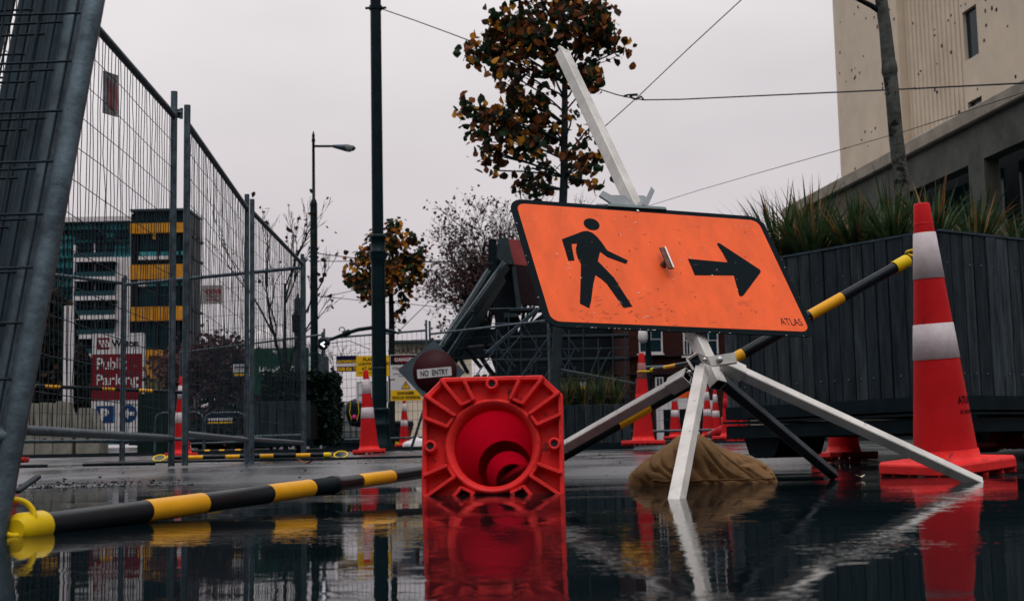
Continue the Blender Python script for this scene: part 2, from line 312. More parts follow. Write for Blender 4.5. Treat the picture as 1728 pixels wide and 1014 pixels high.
# ---------------------------------------------------------------- traffic cone
R0, R1, HC = .107, .026, .90
def cr_(z): return R0+(R1-R0)*(z-.03)/(HC-.03)
def make_cone(worn=False):
    root = thing('traffic_cone', '', 'traffic cone')
    # base plate: raised rim, recessed underside, radial ribs, bosses
    mb = MB(); S = .18; ch = .052
    octo = [(S-ch, S), (-S+ch, S), (-S, S-ch), (-S, -S+ch), (-S+ch, -S), (S-ch, -S), (S, -S+ch), (S, S-ch)]
    def ring(k): return [(x*k, y*k) for x, y in octo]
    lev = [(ring(.985), .034), (octo, .028), (octo, .004), (ring(.985), 0), (ring(.94), 0), (ring(.93), .004), (ring(.925), .026)]
    vv = []
    for poly, z in lev: vv += [(x, y, z) for x, y in poly]
    ff = [(i*8+j, i*8+(j+1) % 8, (i+1)*8+(j+1) % 8, (i+1)*8+j) for i in range(len(lev)-1) for j in range(8)]
    mb.add(vv, [tuple(reversed(f)) for f in ff])
    # top and underside sheets joined to the round hole
    NC = 48; ri = R0-.003
    def ang_pt(a, k):                                     # where direction a leaves the octagon
        best = 9
        for i in range(8):
            (x1, y1), (x2, y2) = octo[i], octo[(i+1) % 8]
            dx, dy = x2-x1, y2-y1; den = cos(a)*dy-sin(a)*dx
            if abs(den) < 1e-9: continue
            tt = (x1*dy-y1*dx)/den
            if tt > 0: best = min(best, tt)
        return (best*k*cos(a), best*k*sin(a))
    angs = sorted(set([2*pi*i/NC for i in range(NC)]+[math.atan2(y, x) % (2*pi) for x, y in octo]))
    n = len(angs)
    for k, z, rr, zz, flip in ((.985, .034, R0+.012, .036, 0), (.925, .026, R0+.016, .026, 1)):
        o = [(*ang_pt(a, k), z) for a in angs]; i_ = [(rr*cos(a), rr*sin(a), zz) for a in angs]
        mb.add(o+i_, [((j, (j+1) % n, n+(j+1) % n, n+j) if not flip else (n+j, n+(j+1) % n, (j+1) % n, j)) for j in range(n)], 0)
    # funnel rim of the underside: a rounded collar round the hole
    mb.lathe([(R0+.018, .026), (R0+.0155, .006), (R0+.011, -.002), (R0+.006, -.002), (R0-.003, .010), (R0-.007, .022), (R0-.006, .045)], 56)
    mb.lathe([(R0+.012, .036), (R0+.004, .045), (R0-.0005, .07)], 48)
    K = .000383
    def rib(a, b, wd=.0100, z0=-.017, z1=.027):
        a = V((a[0]*K, a[1]*K, 0)); b = V((b[0]*K, b[1]*K, 0)); d = (b-a).normalized(); q = V((-d.y, d.x, 0))*wd/2; d2 = d*.004
        top = [a-d2+q*.3, a-d2-q*.3, a-q, b-q, b+d2-q*.3, b+d2+q*.3, b+q, a+q]
        bot = [a+(p-a)*1 for p in top]
        v_ = [p+V((0, 0, z1)) for p in top]+[p+V((0, 0, z0+.004)) for p in top]+[((p-(a+b)/2)*.985+(a+b)/2)-((p-a).dot(V((-d.y, d.x, 0))))*.35*V((-d.y, d.x, 0))+V((0, 0, z0)) for p in top]
        f_ = [(i, (i+1) % 8, (i+1) % 8+8, i+8) for i in range(8)]+[(i+8, (i+1) % 8+8, (i+1) % 8+16, i+16) for i in range(8)]+[tuple(range(16, 24))]
        mb.add(v_, f_)
    for sx in (-1, 1):
        for sy in (-1, 1):
            for (a, b) in (((340, 445), (205, 275)), ((190, 445), (125, 310)), ((445, 340), (250, 205)), ((445, 190), (300, 130))):
                rib((sx*a[0], sy*a[1]), (sx*b[0], sy*b[1]))
            rib((sx*205, sy*275), (sx*125, sy*312), .009, -.012)
            rib((sx*250, sy*205), (sx*300, sy*130), .009, -.012)
    for bx, by in ((0, 410), (0, -410), (410, 0), (-410, 0)):
        mb.lathe([(.015, .027), (.0165, -.008), (.0155, -.015), (.012, -.017), (.0085, -.014), (.0078, .012), (.0, .0125)], 20, off=(bx*K, by*K, 0))
    bs = mb.build('base', c_base, root)
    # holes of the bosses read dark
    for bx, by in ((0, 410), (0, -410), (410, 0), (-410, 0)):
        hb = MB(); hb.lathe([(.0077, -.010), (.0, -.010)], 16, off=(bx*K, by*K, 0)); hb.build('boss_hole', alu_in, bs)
    mb = MB()
    prof = [(cr_(.03+(HC-.03)*i/10), .03+(HC-.03)*i/10) for i in range(11)]
    prof[-1] = (R1+.001, HC-.006); prof += [(R1-.002, HC), (.001, HC+.001)]
    mb.lathe([(R0+.002, .024)]+prof, 40); mb.lathe([(cr_(.83)+.0016, .83), (cr_(.83)-.001, .834)], 40)
    mb.build('cone_body', c_red, root)
    for a, b in ((.705, .885), (.393, .53)):
        za, zb = .03+(HC-.03)*(a), .03+(HC-.03)*b
        mb = MB(); m_ = c_band_worn if worn and a > .6 else (c_red if worn else c_band)
        mb.lathe([(cr_(za)+.0005, za), (cr_(za)+.002, za+.001), (cr_(zb)+.002, zb-.001), (cr_(zb)+.0005, zb)], 40)
        mb.build('reflective_band', m_, root)
    return root
cone0 = make_cone()
big = cone0; big.name = 'traffic_cone'
def set_cone(o, loc, rx=0, ry=0, rz=0, label='', group=None):
    o.location = loc; o.rotation_euler = (rx, ry, rz); o['label'] = label
    if group: o['group'] = group
    return o
# leaning cone on the right, writing on its skirt
cone_far = copy_tree(cone0)
b_ = at(1598, 789, 4.55)
set_cone(big, (b_.x, b_.y, .018), rad(1.5), rad(-4.6), rad(28), 'tall leaning red and white cone before the timber planter, yellow ring round its neck')
def cone_text(root):
    mb = MB()
    def T0(zc, phi):
        def T(x, y):
            z = zc+y; r = cr_(z)+.0012; a = phi+x/r
            return V((r*cos(a), r*sin(a), z))
        return T
    phi = rad(-73)
    put_text(mb, 'ATLAS', 0, 0, .080, .026, T0(.232, phi), 0, .03)
    put_text(mb, '03 342 8031', 0, 0, .074, .013, T0(.193, phi), 0, .03)
    mb.build('printed_text', s_black, root)
cone_text(big)

fallen = copy_tree(cone0); fallen['category'] = 'traffic cone'
ax = V((.075, .985, -.155)).normalized()
cpt = at(831, 752, 3.42)
def orient(o, loc, axis, twist=0, top=V((0, 0, 1))):
    z = axis.normalized(); y = (top-z*top.dot(z)).normalized(); x = y.cross(z)
    o.matrix_world = Matrix.Translation(loc) @ Matrix((x, y, z)).transposed().to_4x4() @ Matrix.Rotation(twist, 4, 'Z')
orient(fallen, cpt, ax)
fallen['label'] = 'fallen red traffic cone lying in the puddle, hollow ribbed base facing the viewer'

def far_cone(px, Y, label, dz=0, rz=.5, lean=(0, 0), group='traffic cones on the far side of the road', src=None):
    o = copy_tree(src or cone_far); p = at(px, 760, Y)
    return set_cone(o, (p.x, p.y, ground_z(p.x, p.y)+.02+dz), lean[0], lean[1], rz, label, group)
far_cone(623, 14.8, 'red and white traffic cone standing in front of the tall teal pole base', rz=.1, lean=(0, rad(-2.0)))
far_cone(683, 25.5, 'small distant traffic cone under the yellow DANGER VEHICLES REVERSING sign', rz=.2)
far_cone(306, 15.4, 'red and white traffic cone seen between the first and second mesh fence panels', rz=.2)
far_cone(16, 14.0, 'traffic cone mostly hidden behind the leaning stack of fence panels', rz=.2)
worn = make_cone(True); p = at(1086, 752, 13.4)
set_cone(worn, (p.x, p.y, ground_z(p.x, p.y)+.06), 0, rad(.5), .4, 'all red cone with worn bands left of the tripod hub, striped bar hooked on it', 'traffic cones on the far side of the road')
far_cone(1141, 24, 'small distant cone seen between the left and front tripod legs', dz=.05)
far_cone(1196, 24, 'small distant cone just right of the front tripod leg, left one of a close pair', dz=.05)
far_cone(1210, 25.5, 'small distant cone under the tripod hub, right one of a close pair', dz=.05)
far_cone(1233, 16.5, 'red cone beside the left end of the dark planter, partly behind the hub', dz=.06, src=worn)
o = copy_tree(worn); orient(o, at(1240, 721, 18), V((-.3, .95, -.1))); o['label'] = 'knocked over red cone, square base upright beside the planter foot'; o['group'] = 'traffic cones on the far side of the road'
far_cone(1424, 9.0, 'cone behind the planter showing only its red base under the steel channel, near its foot', dz=.0, rz=.3)
far_cone(1700, 8.9, 'cone behind the planter showing only its red base at the right edge under the channel', dz=.05, rz=.3)
for ch in list(cone_far.children):
    for g in list(ch.children): bpy.data.objects.remove(g)
    bpy.data.objects.remove(ch)
bpy.data.objects.remove(cone_far)

# ---------------------------------------------------------------- tripod sign
mu = V((.94079607, .33805761, -.02489611)); mv = V((-.18601622, .57627954, .7958014)); nrm = mu.cross(mv).normalized()   # plate axes
if nrm.y > 0: nrm = -nrm                                              # points to the viewer
HUB = at(1192, 607, 3.52)
# mast: parallel to the plate, behind it
ipl = ray(1192, 607).cross(ray(1057, 320)).normalized()
md = nrm.cross(ipl).normalized()
if md.z < 0: md = -md
c0 = V((.38482216, 3.4, .56543931))-CAM
sc_ = ((HUB-CAM).dot(nrm)+.034)/c0.dot(nrm)
PC = CAM+c0*sc_; PW, PH = .7394*sc_, .4473*sc_
sign = thing('road_sign', 'orange pedestrian detour sign with walking figure and right arrow, tilted on a white tripod', 'road sign', (HUB.x, HUB.y, 0))
so_ = sign.location.copy()
def plate_uv(px, py):                                                # point of the photograph's sign face in plate coordinates
    d = ray(px, py); t_ = (PC-CAM).dot(nrm)/d.dot(nrm); q = CAM+d*t_-PC
    return (q.dot(mu), q.dot(mv))
def PT(x, y, k=0.): return PC+mu*x+mv*y+nrm*k
mb = MB(); pr = MB()
out_ = rrect(PW, PH, .042, 6)
mb.add([PT(x, y, 0) for x, y in out_]+[PT(x, y, -.003) for x, y in out_], [tuple(range(len(out_)))]+[tuple(range(2*len(out_)-1, len(out_)-1, -1))]+[(i, i+len(out_), (i+1) % len(out_)+len(out_), (i+1) % len(out_)) for i in range(len(out_))])
plate = mb.build('sign_plate', s_black, sign, so_)
inn = rrect(PW-.038, PH-.036, .026, 5)
mb = MB(); mb.add([PT(x, y, .0006) for x, y in inn], [tuple(range(len(inn)))])
face = mb.build('orange_face', s_orange, plate, (0, 0, 0))
face.data.transform(Matrix.Translation(-so_))
cpx = lambda x, y: plate_uv(840+x/3.0857, 300+y/3.0857)
body = [(333, 322), (440, 281), (465, 278), (492, 288), (515, 307), (538, 334), (556, 360), (570, 380), (677, 432), (668, 451), (570, 415), (532, 387), (520, 435), (572, 488), (605, 522), (630, 562), (701, 672), (655, 679), (605, 608), (566, 553), (540, 530), (508, 508), (497, 555), (486, 640), (476, 681), (427, 656), (430, 560), (433, 450), (418, 425), (408, 395), (406, 368), (412, 345), (384, 346), (387, 370), (399, 433), (367, 434)]
arrow = [(989, 423), (1196, 442), (1171, 395), (1140, 347), (1148, 340), (1160, 346), (1365, 480), (1369, 492), (1280, 612), (1268, 620), (1256, 614), (1228, 510), (1025, 509)]
mb = MB()
from mathutils.geometry import tessellate_polygon
def flat(pts, k=.0012, mi=0):
    p2 = [cpx(*p) for p in pts]; tri = tessellate_polygon([[V((x, y, 0)) for x, y in p2]])
    mb.add([PT(x, y, k) for x, y in p2], [tuple(t) for t in tri], mi)
flat(arrow); mb.build('arrow', s_black, plate, so_); mb = MB(); flat(body)
head = []
for i in range(28):
    a = 2*pi*i/28; x, y = 43*cos(a), 29*sin(a); q = rad(20); head.append((488+x*cos(q)-y*sin(q), 244+x*sin(q)+y*cos(q)))
flat(head)
g = mb.build('walking_figure', s_black, plate, so_)
mb = MB()
u0 = cpx(1532, 754); put_text(mb, 'ATLAS', u0[0]-.003, u0[1]+.002, .068, .0265, lambda x, y: PT(x, y, .0012), 0, .0)
mb.build('lettering', mat('worn_black_letters', (.02, .02, .02), .5, 0, .3, 10, spots=((.45, .38, .35), 50, .62)), plate, so_)
# chips and scuffs on the sheet
mb = MB(); rr = R(5)
for i in range(80):
    x, y = rr.uniform(-.46, .46)*PW*.95, rr.uniform(-.46, .46)*PH*.95; s_ = rr.uniform(.0009, .0030); n_ = 6
    mb.add([PT(x+s_*cos(2*pi*j/n_)*rr.uniform(.5, 1.3), y+s_*.8*sin(2*pi*j/n_)*rr.uniform(.5, 1.3), .0018) for j in range(n_)], [tuple(range(n_))], 0 if rr.random() < .45 else 1)
for i in range(70):                                                   # scuffs, most of them low on the face
    x, y = (rr.uniform(-.40, -.02)*PW, rr.gauss(-.36, .05)*PH) if rr.random() < .6 else (rr.uniform(-.45, .45)*PW, rr.uniform(-.44, .44)*PH)
    a = rr.gauss(.1, .5); s_ = rr.uniform(.003, .016); w_ = rr.uniform(.0003, .0009); dx, dy = cos(a), sin(a)
    mb.add([PT(x-dx*s_, y-dy*s_, .0016), PT(x+dy*w_, y-dx*w_, .0016), PT(x+dx*s_, y+dy*s_, .0016), PT(x-dy*w_, y+dx*w_, .0016)], [(0, 1, 2, 3)], 1 if rr.random() < .85 else 0)
for i in range(40):                                                   # pale chips along the lower and side edge
    side = rr.random(); x = rr.uniform(-.46, .46)*PW; y = -PH/2+.0015
    if side < .3: x = rr.choice((-1, 1))*(PW/2-.0015); y = rr.uniform(-.4, .4)*PH
    mb.add([PT(x-rr.uniform(.001, .004), y-.001, .001), PT(x+rr.uniform(.001, .005), y-.001, .001), PT(x+rr.uniform(0, .004), y+rr.uniform(.0005, .0015), .001)], [(0, 1, 2)], 0 if rr.random() < .6 else 1)
mb.build('scuff_marks', [mat('bare_metal_chip', (.55, .5, .48), .5), rust], plate, so_)['kind'] = 'stuff'
def plate_bolt(px, py):
    x, y = plate_uv(px, py); M = Matrix((mu, mv, nrm)).transposed(); mb = MB()
    mb.lathe([(.0045, .001), (.0045, .003), (.003, .0045), (0, .0048)], 12, M=M, off=PT(x, y)); mb.build('rivet', steel_bolt, plate, so_)
plate_bolt(1076, 357)
# clamp handle in the middle of the plate
x, y = plate_uv(1119, 448); M = Matrix((mu, mv, nrm)).transposed()
cl = MB(); cl.lathe([(.006, .001), (.006, .022), (0, .022)], 12, M=M, off=PT(x, y)); cl.lathe([(.010, .001), (.010, .006), (0, .006)], 6, M=M, off=PT(x, y), sm=False)
a_, b2 = [PT(*plate_uv(*p_), .024) for p_ in ((1112, 429), (1127, 464))]
cl.bar(a_, b2, .016, .004, up=nrm); cl.bar(a_+nrm*.004+mu*.007, b2+nrm*.004+mu*.006, .004, .005, up=nrm, mi=1)
cl.build('clamp', [rust, steel_bolt], sign, so_)
# mast
TB = .036
mt = ray(945, 88); kk = (HUB-CAM); tt_ = None
def mast_at(px, py):                                                  # point of the mast line nearest a photo ray
    d = ray(px, py).normalized(); w0 = HUB-CAM; b__ = md.dot(d); d_, e_ = md.dot(w0), d.dot(w0)
    return HUB+md*((b__*e_-d_)/(1-b__*b__))
MT, MB_ = mast_at(945, 92), mast_at(1208, 652)
mside = (mu-md*mu.dot(md)).normalized(); mfr = (nrm-md*nrm.dot(md)).normalized()
twist = rad(55); sx_ = V((.55, -.55, .62))
def sqtube(mb, a, b, size, up, wall=.003, mi=0, mi_in=1):             # hollow square tube, open at both ends
    a = V(a); b = V(b); z = (b-a).normalized(); x = (up-z*up.dot(z)).normalized(); y = z.cross(x); h = size/2; g_ = h-wall; c = .0022
    oc = [(h-c, h), (-h+c, h), (-h, h-c), (-h, -h+c), (-h+c, -h), (h-c, -h), (h, -h+c), (h, h-c)]
    ic = [(g_*(1 if q > 0 else -1) if abs(q) > .5*h else q, g_*(1 if r_ > 0 else -1)) for q, r_ in oc]; ic = [(max(-g_, min(g_, q)), max(-g_, min(g_, r_))) for q, r_ in oc]
    vv = [a+x*p+y*q for p, q in oc]+[b+x*p+y*q for p, q in oc]+[a+x*p+y*q for p, q in ic]+[b+x*p+y*q for p, q in ic]
    n = 8
    mb.add(vv, [(i, (i+1) % n, (i+1) % n+n, i+n) for i in range(n)]+[(i, i+2*n, (i+1) % n+2*n, (i+1) % n) for i in range(n)]+[(i+n, (i+1) % n+n, (i+1) % n+3*n, i+3*n) for i in range(n)], mi)
    mb.add(vv, [(i+2*n, i+3*n, (i+1) % n+3*n, (i+1) % n+2*n) for i in range(n)], mi_in)
mb = MB(); sqtube(mb, MB_, MT, TB, sx_)
mast = mb.build('mast', [alu, alu_in], sign, so_)
mb = MB(); mb.bar(MT-md*.01+sx_*.006-mfr*.004, MT+md*.028+sx_*.006, .020, .004, up=sx_); mb.lathe([(.006, 0), (.006, .03)], 10, M=Matrix((mside, mfr, md)).transposed(), off=MT+md*.004)
mb.build('mast_top_hook', [alu], mast, so_)
# folded bracket over the plate's top edge
def ppt(px, py, k): x_, y_ = plate_uv(px, py); return PT(x_, y_, k)
def slab(pts, k0, th=.004, mi=0):
    a = [ppt(*p, k0) if len(p) == 2 else ppt(*p) for p in pts]; n = len(a)
    b = [q-nrm*th for q in a]
    mb.add(a+b, [tuple(range(n)), tuple(range(2*n-1, n-1, -1))]+[(i, i+n, (i+1) % n+n, (i+1) % n) for i in range(n)], mi)
mb = MB()
slab([(1028, 316, -.03), (1092, 317, -.03), (1098, 326, -.02), (1090, 349, -.008), (1044, 350, -.008)], 0)
slab([(1021, 313, -.02), (1058, 337, -.012), (1058, 350, -.010), (1048, 347, -.012), (1015, 321, -.02)], 0, .006)
slab([(1099, 315, .0), (1105, 322, .0), (1093, 349, .0), (1085, 345, .0)], 0, .012)
slab([(1013, 329, -.034), (1044, 332, -.03), (1052, 348, -.02), (1024, 349, -.02), (1006, 339, -.03)], 0, .005)
bk = mb.build('top_bracket', mat('dull_grey_steel', (.27, .27, .27), .5, .1, .2, 16), sign, so_)
mb = MB(); slab([(1025, 346, .006), (1122, 352, .006), (1124, 356, .006), (1025, 350, .006)], 0, .012)
mb.build('bracket_lip', [mat('grey_green_steel', (.16, .19, .18), .4, .5, .2, 20)], bk, so_)
# hub and legs
def leg(name, a_px, Ya, foot, up, size=.030, sleeve=None, sl_len=.085):
    a = at(*a_px, Ya); mb = MB(); sqtube(mb, a, foot, size, V(up)); o = mb.build(name, [alu, alu_in], sign, so_)
    return a, o
ft_front = at(1142, 842, 2.86); ft_right = at(1648, 813, 3.62); ft_back = at(1403, 798, 4.3); ft_left = at(850, 812, 4.1)
def ext(a, b, t): return b+(b-a).normalized()*t
shaded_steel = mat('shaded_leg_steel', (.10, .11, .115), .4, .2, .3, 14)
a1, l1 = leg('leg', (1186, 617), 3.46, ext(at(1186, 617, 3.46), ft_front, .045), (-.41, -.34, .86), .029)
a2, l2 = leg('leg', (1222, 616), 3.50, ext(at(1222, 616, 3.5), ft_right, .01), (.2, -.65, .75), .028)
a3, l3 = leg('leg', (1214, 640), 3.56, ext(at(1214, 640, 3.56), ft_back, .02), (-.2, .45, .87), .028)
l3.data.materials[0] = shaded_steel  # shade on the back leg put into a darker colour than the other legs
a4, l4 = leg('leg', (1160, 636), 3.55, ext(at(1160, 636, 3.55), ft_left, .02), (-.85, -.3, .72), .028)
# hub: a bent channel with open socket and two ears
ho = MB(); ux = V((.86, .30, .12)).normalized(); uz = V((-.25, .35, .9)).normalized(); uy = uz.cross(ux)
def hp(px, py, Y): return at(px, py, Y)
def hslab(pts, th, dirn, mi=0):
    a = [at(*p) for p in pts]; b = [q+dirn*th for q in a]; n = len(a)
    ho.add(a+b, [tuple(range(n)), tuple(range(2*n-1, n-1, -1))]+[(i, i+n, (i+1) % n+n, (i+1) % n) for i in range(n)], mi)
back = V((.1, .99, .1)).normalized()
# socket: left open channel
hslab([(1158, 607, 3.46), (1177, 597, 3.43), (1197, 603, 3.40), (1199, 614, 3.40), (1182, 613, 3.42), (1170, 623, 3.46)], .004, back, 1)
hslab([(1158, 606, 3.46), (1176, 595, 3.42), (1178, 598, 3.42), (1161, 609, 3.46)], .035, back)
hslab([(1158, 607, 3.455), (1162, 606, 3.455), (1172, 622, 3.445), (1169, 625, 3.445)], .03, back)
hslab([(1176, 595, 3.41), (1194, 602, 3.39), (1200, 617, 3.39), (1184, 612, 3.41)], .004, back)
# right ear with bolt
hslab([(1194, 602, 3.39), (1240, 594.5, 3.43), (1244, 611, 3.43), (1200, 617.5, 3.39)], .004, back)
hslab([(1200, 617.5, 3.39), (1244, 611, 3.43), (1243, 614, 3.46), (1200, 619, 3.43)], .004, back)
hub = ho.build('hub', [alu, alu_in], sign, so_)
def sleeve(a, foot, up, s0, s1, size, name='leg_sleeve'):
    d = (foot-a).normalized(); mb = MB(); sqtube(mb, a+d*s0, a+d*s1, size, V(up), .003); return mb.build(name, [alu, alu_in], hub, so_)
sleeve(a4, ft_left, (-.85, -.3, .72), -.005, .062, .038)
sleeve(a2, ft_right, (.2, -.65, .75), -.01, .055, .036)
def bolt(px, py, Y, r=.0062):
    d = ray(px, py).normalized(); z = -d; x = V((0, 0, 1)).cross(z).normalized(); M = Matrix((x, z.cross(x), z)).transposed(); mb = MB()
    mb.lathe([(r*1.35, 0), (r*1.35, .0018), (r, .002), (r, .007), (r*.8, .008), (0, .008)], 12, M=M, off=at(px, py, Y)); mb.lathe([(r, .0075), (0, .0076)], 6, M=M, off=at(px, py, Y))
    mb.build('bolt', steel_bolt, hub, so_)
bolt(1214.5, 607, 3.40); bolt(1189, 607, 3.385, .0045); bolt(1163, 628, 3.50, .0045)

# ---------------------------------------------------------------- striped barrier bars
def striped_bar(a, b, r, segs, label, r2=None, joint=None, cap_a=None, cap_b=None, ring_a=None, ring_b=None, n=20, group='black and yellow barrier bars'):
    """segs: fractions (t0, t1) of the length that are yellow"""
    a = V(a); b = V(b); root = thing('barrier_bar', label, 'barrier bar', a, group); d = b-a
    rr_ = lambda t: r if (joint is None or t < joint) else (r2 or r)
    cuts = sorted(set([0, 1]+[t for s_ in segs for t in s_]+([joint] if joint else [])))
    mb = MB()
    if joint: mb.tube([a, a+d*.3, a+d*(joint-.012), a+d*(joint-.0118), a+d*(joint+.003), a+d*(joint+.0031), b], [r, r, r, r*1.1, r*1.1, r2, r2], n)
    else: mb.tube([a, b], r, n)
    mb.build('tube', blk_plastic, root, a)
    for s0, s1 in segs:
        mb = MB(); mb.tube([a+d*s0, a+d*s1], rr_((s0+s1)/2)*1.03, n); mb.build('yellow_sleeve', yel_plastic, root, a)
    for end, sgn, ring in ((a, -1, ring_a), (b, 1, ring_b)):
        if ring is None: continue
        dn = d.normalized()*sgn; mb = MB(); rc = (r if sgn < 0 else (r2 or r))*1.22
        mb.tube([end-dn*.052, end-dn*.050, end-dn*.002, end+dn*.004, end+dn*.010], [rc*.97, rc, rc, rc*.93, rc*.6], n)
        mb.build('end_cap', cap_yel, root, a); mb = MB()
        ctr, rad_, nv, tr = ring                                        # hoop
        x = (dn-nv*dn.dot(nv)).normalized(); y = nv.cross(x)
        pts = [V(ctr)+(x*cos(2*pi*i/26)+y*sin(2*pi*i/26))*rad_ for i in range(27)]
        mb.tube(pts, tr, 8, cap=False); mb.build('end_ring', cap_yel, root, a)
    return root
def frac(px_, a_px, Ya, b_px, Yb):                                    # fraction along the bar seen at photo column px_
    t = (px_-a_px)/(b_px-a_px); return t*Ya/(t*Ya+(1-t)*Yb) if True else t
# left foreground bar
A = at(34, 892, 1.92); B = at(760, 790, 3.95)
def fr(p): t = (p-86)/(760-86); return (t/3.95)/((t/3.95)+(1-t)/2.02) if t > 0 else 0
def fr(p):
    s_ = (p-34)/(760-34)                                              # screen fraction -> 3-D fraction
    return s_*1.92/(3.95*(1-s_)+1.92*s_)
striped_bar(A, B, .0185, [(fr(243), fr(339)), (fr(450), fr(521)), (fr(604), fr(659))], 'striped barrier bar low over the water in front, running left to the fallen cone',
            r2=.0165, joint=fr(565), ring_a=(A+V((-.006, -.004, .016)), .026, V((.45, -.80, .25)).normalized(), .0042), n=28)
# bar from the leaning cone down past the hub to the fallen cone
A = at(1530, 440, 4.42); B = at(880, 808, 4.05)
def fr(p):
    s_ = (p-1530)/(880-1530); return s_*4.42/(4.05*(1-s_)+4.42*s_)
cr0 = at(1556, 427, 4.56)
striped_bar(A, B, .0175, [(fr(1419), fr(1364)), (fr(1250), fr(1232)), (fr(1092), fr(1040))], 'striped barrier bar sloping from the tall cone neck down behind the sign',
            ring_a=(cr0+V((-.005, 0, .0)), .047, V((.08, .10, .99)).normalized(), .0055), n=24)
# bar beyond, hooked on the all red cone
A = at(1100, 624, 13.3); B = at(1205, 604, 12.0)
striped_bar(A, B, .018, [(.22, .42), (.64, .78)], 'thin distant striped bar hooked on the all red cone', ring_a=(at(1086, 627, 13.4), .06, V((0, 0, 1)), .008), n=10)
# bar lying on the ground across the back
A = at(283, 771, 11.3); B = at(557, 769.5, 11.3)
A.z = ground_z(A.x, A.y)+.035; B.z = ground_z(B.x, B.y)+.035
segs = [((x0-283)/274, (x1-283)/274) for x0, x1 in ((318, 343), (381, 405), (439, 462), (500, 524))]
striped_bar(A, B, .018, segs, 'striped bar lying on the wet road behind the mesh fence posts', ring_a=(A+V((-.07, 0, 0)), .05, V((0, -.5, .85)).normalized(), .007), ring_b=(B+V((.09, 0, 0)), .055, V((0, -.5, .85)).normalized(), .007), n=12)
# bar across the far left between cones
A = at(60, 651, 14.5); B = at(308, 662, 15.3)
striped_bar(A, B, .020, [(.06, .16), (.44, .53), (.69, .79)], 'far striped bar at chest height in front of the parking board', n=10)
A = at(318, 758, 21); B = at(470, 757, 21); A.z = ground_z(A.x, A.y)+.03; B.z = ground_z(B.x, B.y)+.03
striped_bar(A, B, .022, [(.18, .24), (.34, .40), (.52, .58)], 'thin striped bar lying farthest back on the road behind the middle fence panel', n=8)

# ---------------------------------------------------------------- mesh fences
def fence_panel(Ag, Bg, z_top, z_bot, z_post, label, seed=1, dx=.06, name='mesh_fence', group='temporary mesh fence panels', tube_r=.019, hw=12, wob=.0028, brk=False, wr=.0020, foot=(True, True), zrail=None):
    Ag = V(Ag); Bg = V(Bg); root = thing(name, label, 'fence panel', Ag, group); rr = R(seed)
    P = lambda t, z: Ag.lerp(Bg, t)*1+V((0, 0, z-Ag.lerp(Bg, t).z))
    d = (Bg-Ag); d.z = 0; L_ = d.length; nv = V((-d.y, d.x, 0)).normalized()
    for t in (0, 1):
        mb = MB(); g_ = (Ag if t == 0 else Bg).z; mb.tube([P(t, g_-.005), P(t, z_post)], tube_r, 12); mb.build('post', galv, root, Ag)
    mb = MB(); mb.tube([P(0.0, z_top), P(1, z_top)], tube_r, 12); mb.build('top_rail', galv, root, Ag)
    mb = MB(); mb.tube([P(0, z_bot), P(1, z_bot)], tube_r, 12); mb.build('bottom_rail', galv, root, Ag)
    mb = MB(); n = int(L_/dx); zs = [z_bot+(z_top-z_bot)*i/10 for i in range(11)]
    for i in range(1, n):
        t = i/n; b0 = rr.gauss(0, wob*.5); pts = []
        big_ = rr.random() < .12
        for k, z in enumerate(zs):
            o_ = rr.gauss(0, wob*(3.0 if big_ and k > 6 else .6)); pts.append(P(t+(o_+b0)/L_, z)+nv*rr.gauss(0, wob))
        mb.tube(pts, wr, 4, sm=False, cap=False)
    for i in range(1, hw):
        z = z_bot+(z_top-z_bot)*i/hw
        pts = [P(t_/8, z+rr.gauss(0, .004))+nv*(.004+rr.gauss(0, .002)) for t_ in range(9)]
        mb.tube(pts, wr*1.1, 4, sm=False, cap=False)
    mb.build('wire_mesh', galv_wire, root, Ag)
    return root
def G(px, py_, Y):
    p = at(px, py_, Y); return V((p.x, p.y, ground_z(p.x, p.y)))
def gx(x, y, z=None): return V((x, y, ground_z(x, y) if z is None else z))
p1b = at(289, 785, 7.4); p2a = at(312, 784, 7.55); p2b = at(416, 782, 10.2); p3a = at(425, 781, 10.4); p3b = at(511, 771, 13.3)
fence_panel(gx(-1.79, 4.55, .02), V((p1b.x, p1b.y, p1b.z)), 2.03, .225, 2.17, 'nearest upright mesh fence panel, a torn red notice wired near its top', 11, .056)
fence_panel(p2a, p2b, 2.02, .25, 2.13, 'middle upright mesh fence panel between two pairs of posts', 12, .055)
fence_panel(p3a, p3b, 2.03, .255, 2.13, 'third mesh fence panel ending beside the slim street lamp', 13, .055)
# couplers where panels meet
for px, py_, Y, lb in ((300, 192, 7.45, 'small steel coupler clamped on the post at the end of the nearest top rail'),):
    q = at(px, py_, Y); mb = MB(); mb.box(q, (.045, .03, .05), bev=.006); mb.tube([q+V((-.03, -.02, 0)), q+V((.03, -.02, 0))], .007, 8); mb.tube([q+V((.02, 0, -.03)), q+V((.02, 0, .03))], .010, 8)
    tag(mb.build('fence_coupler', galv, None, q), lb, 'fence coupler')
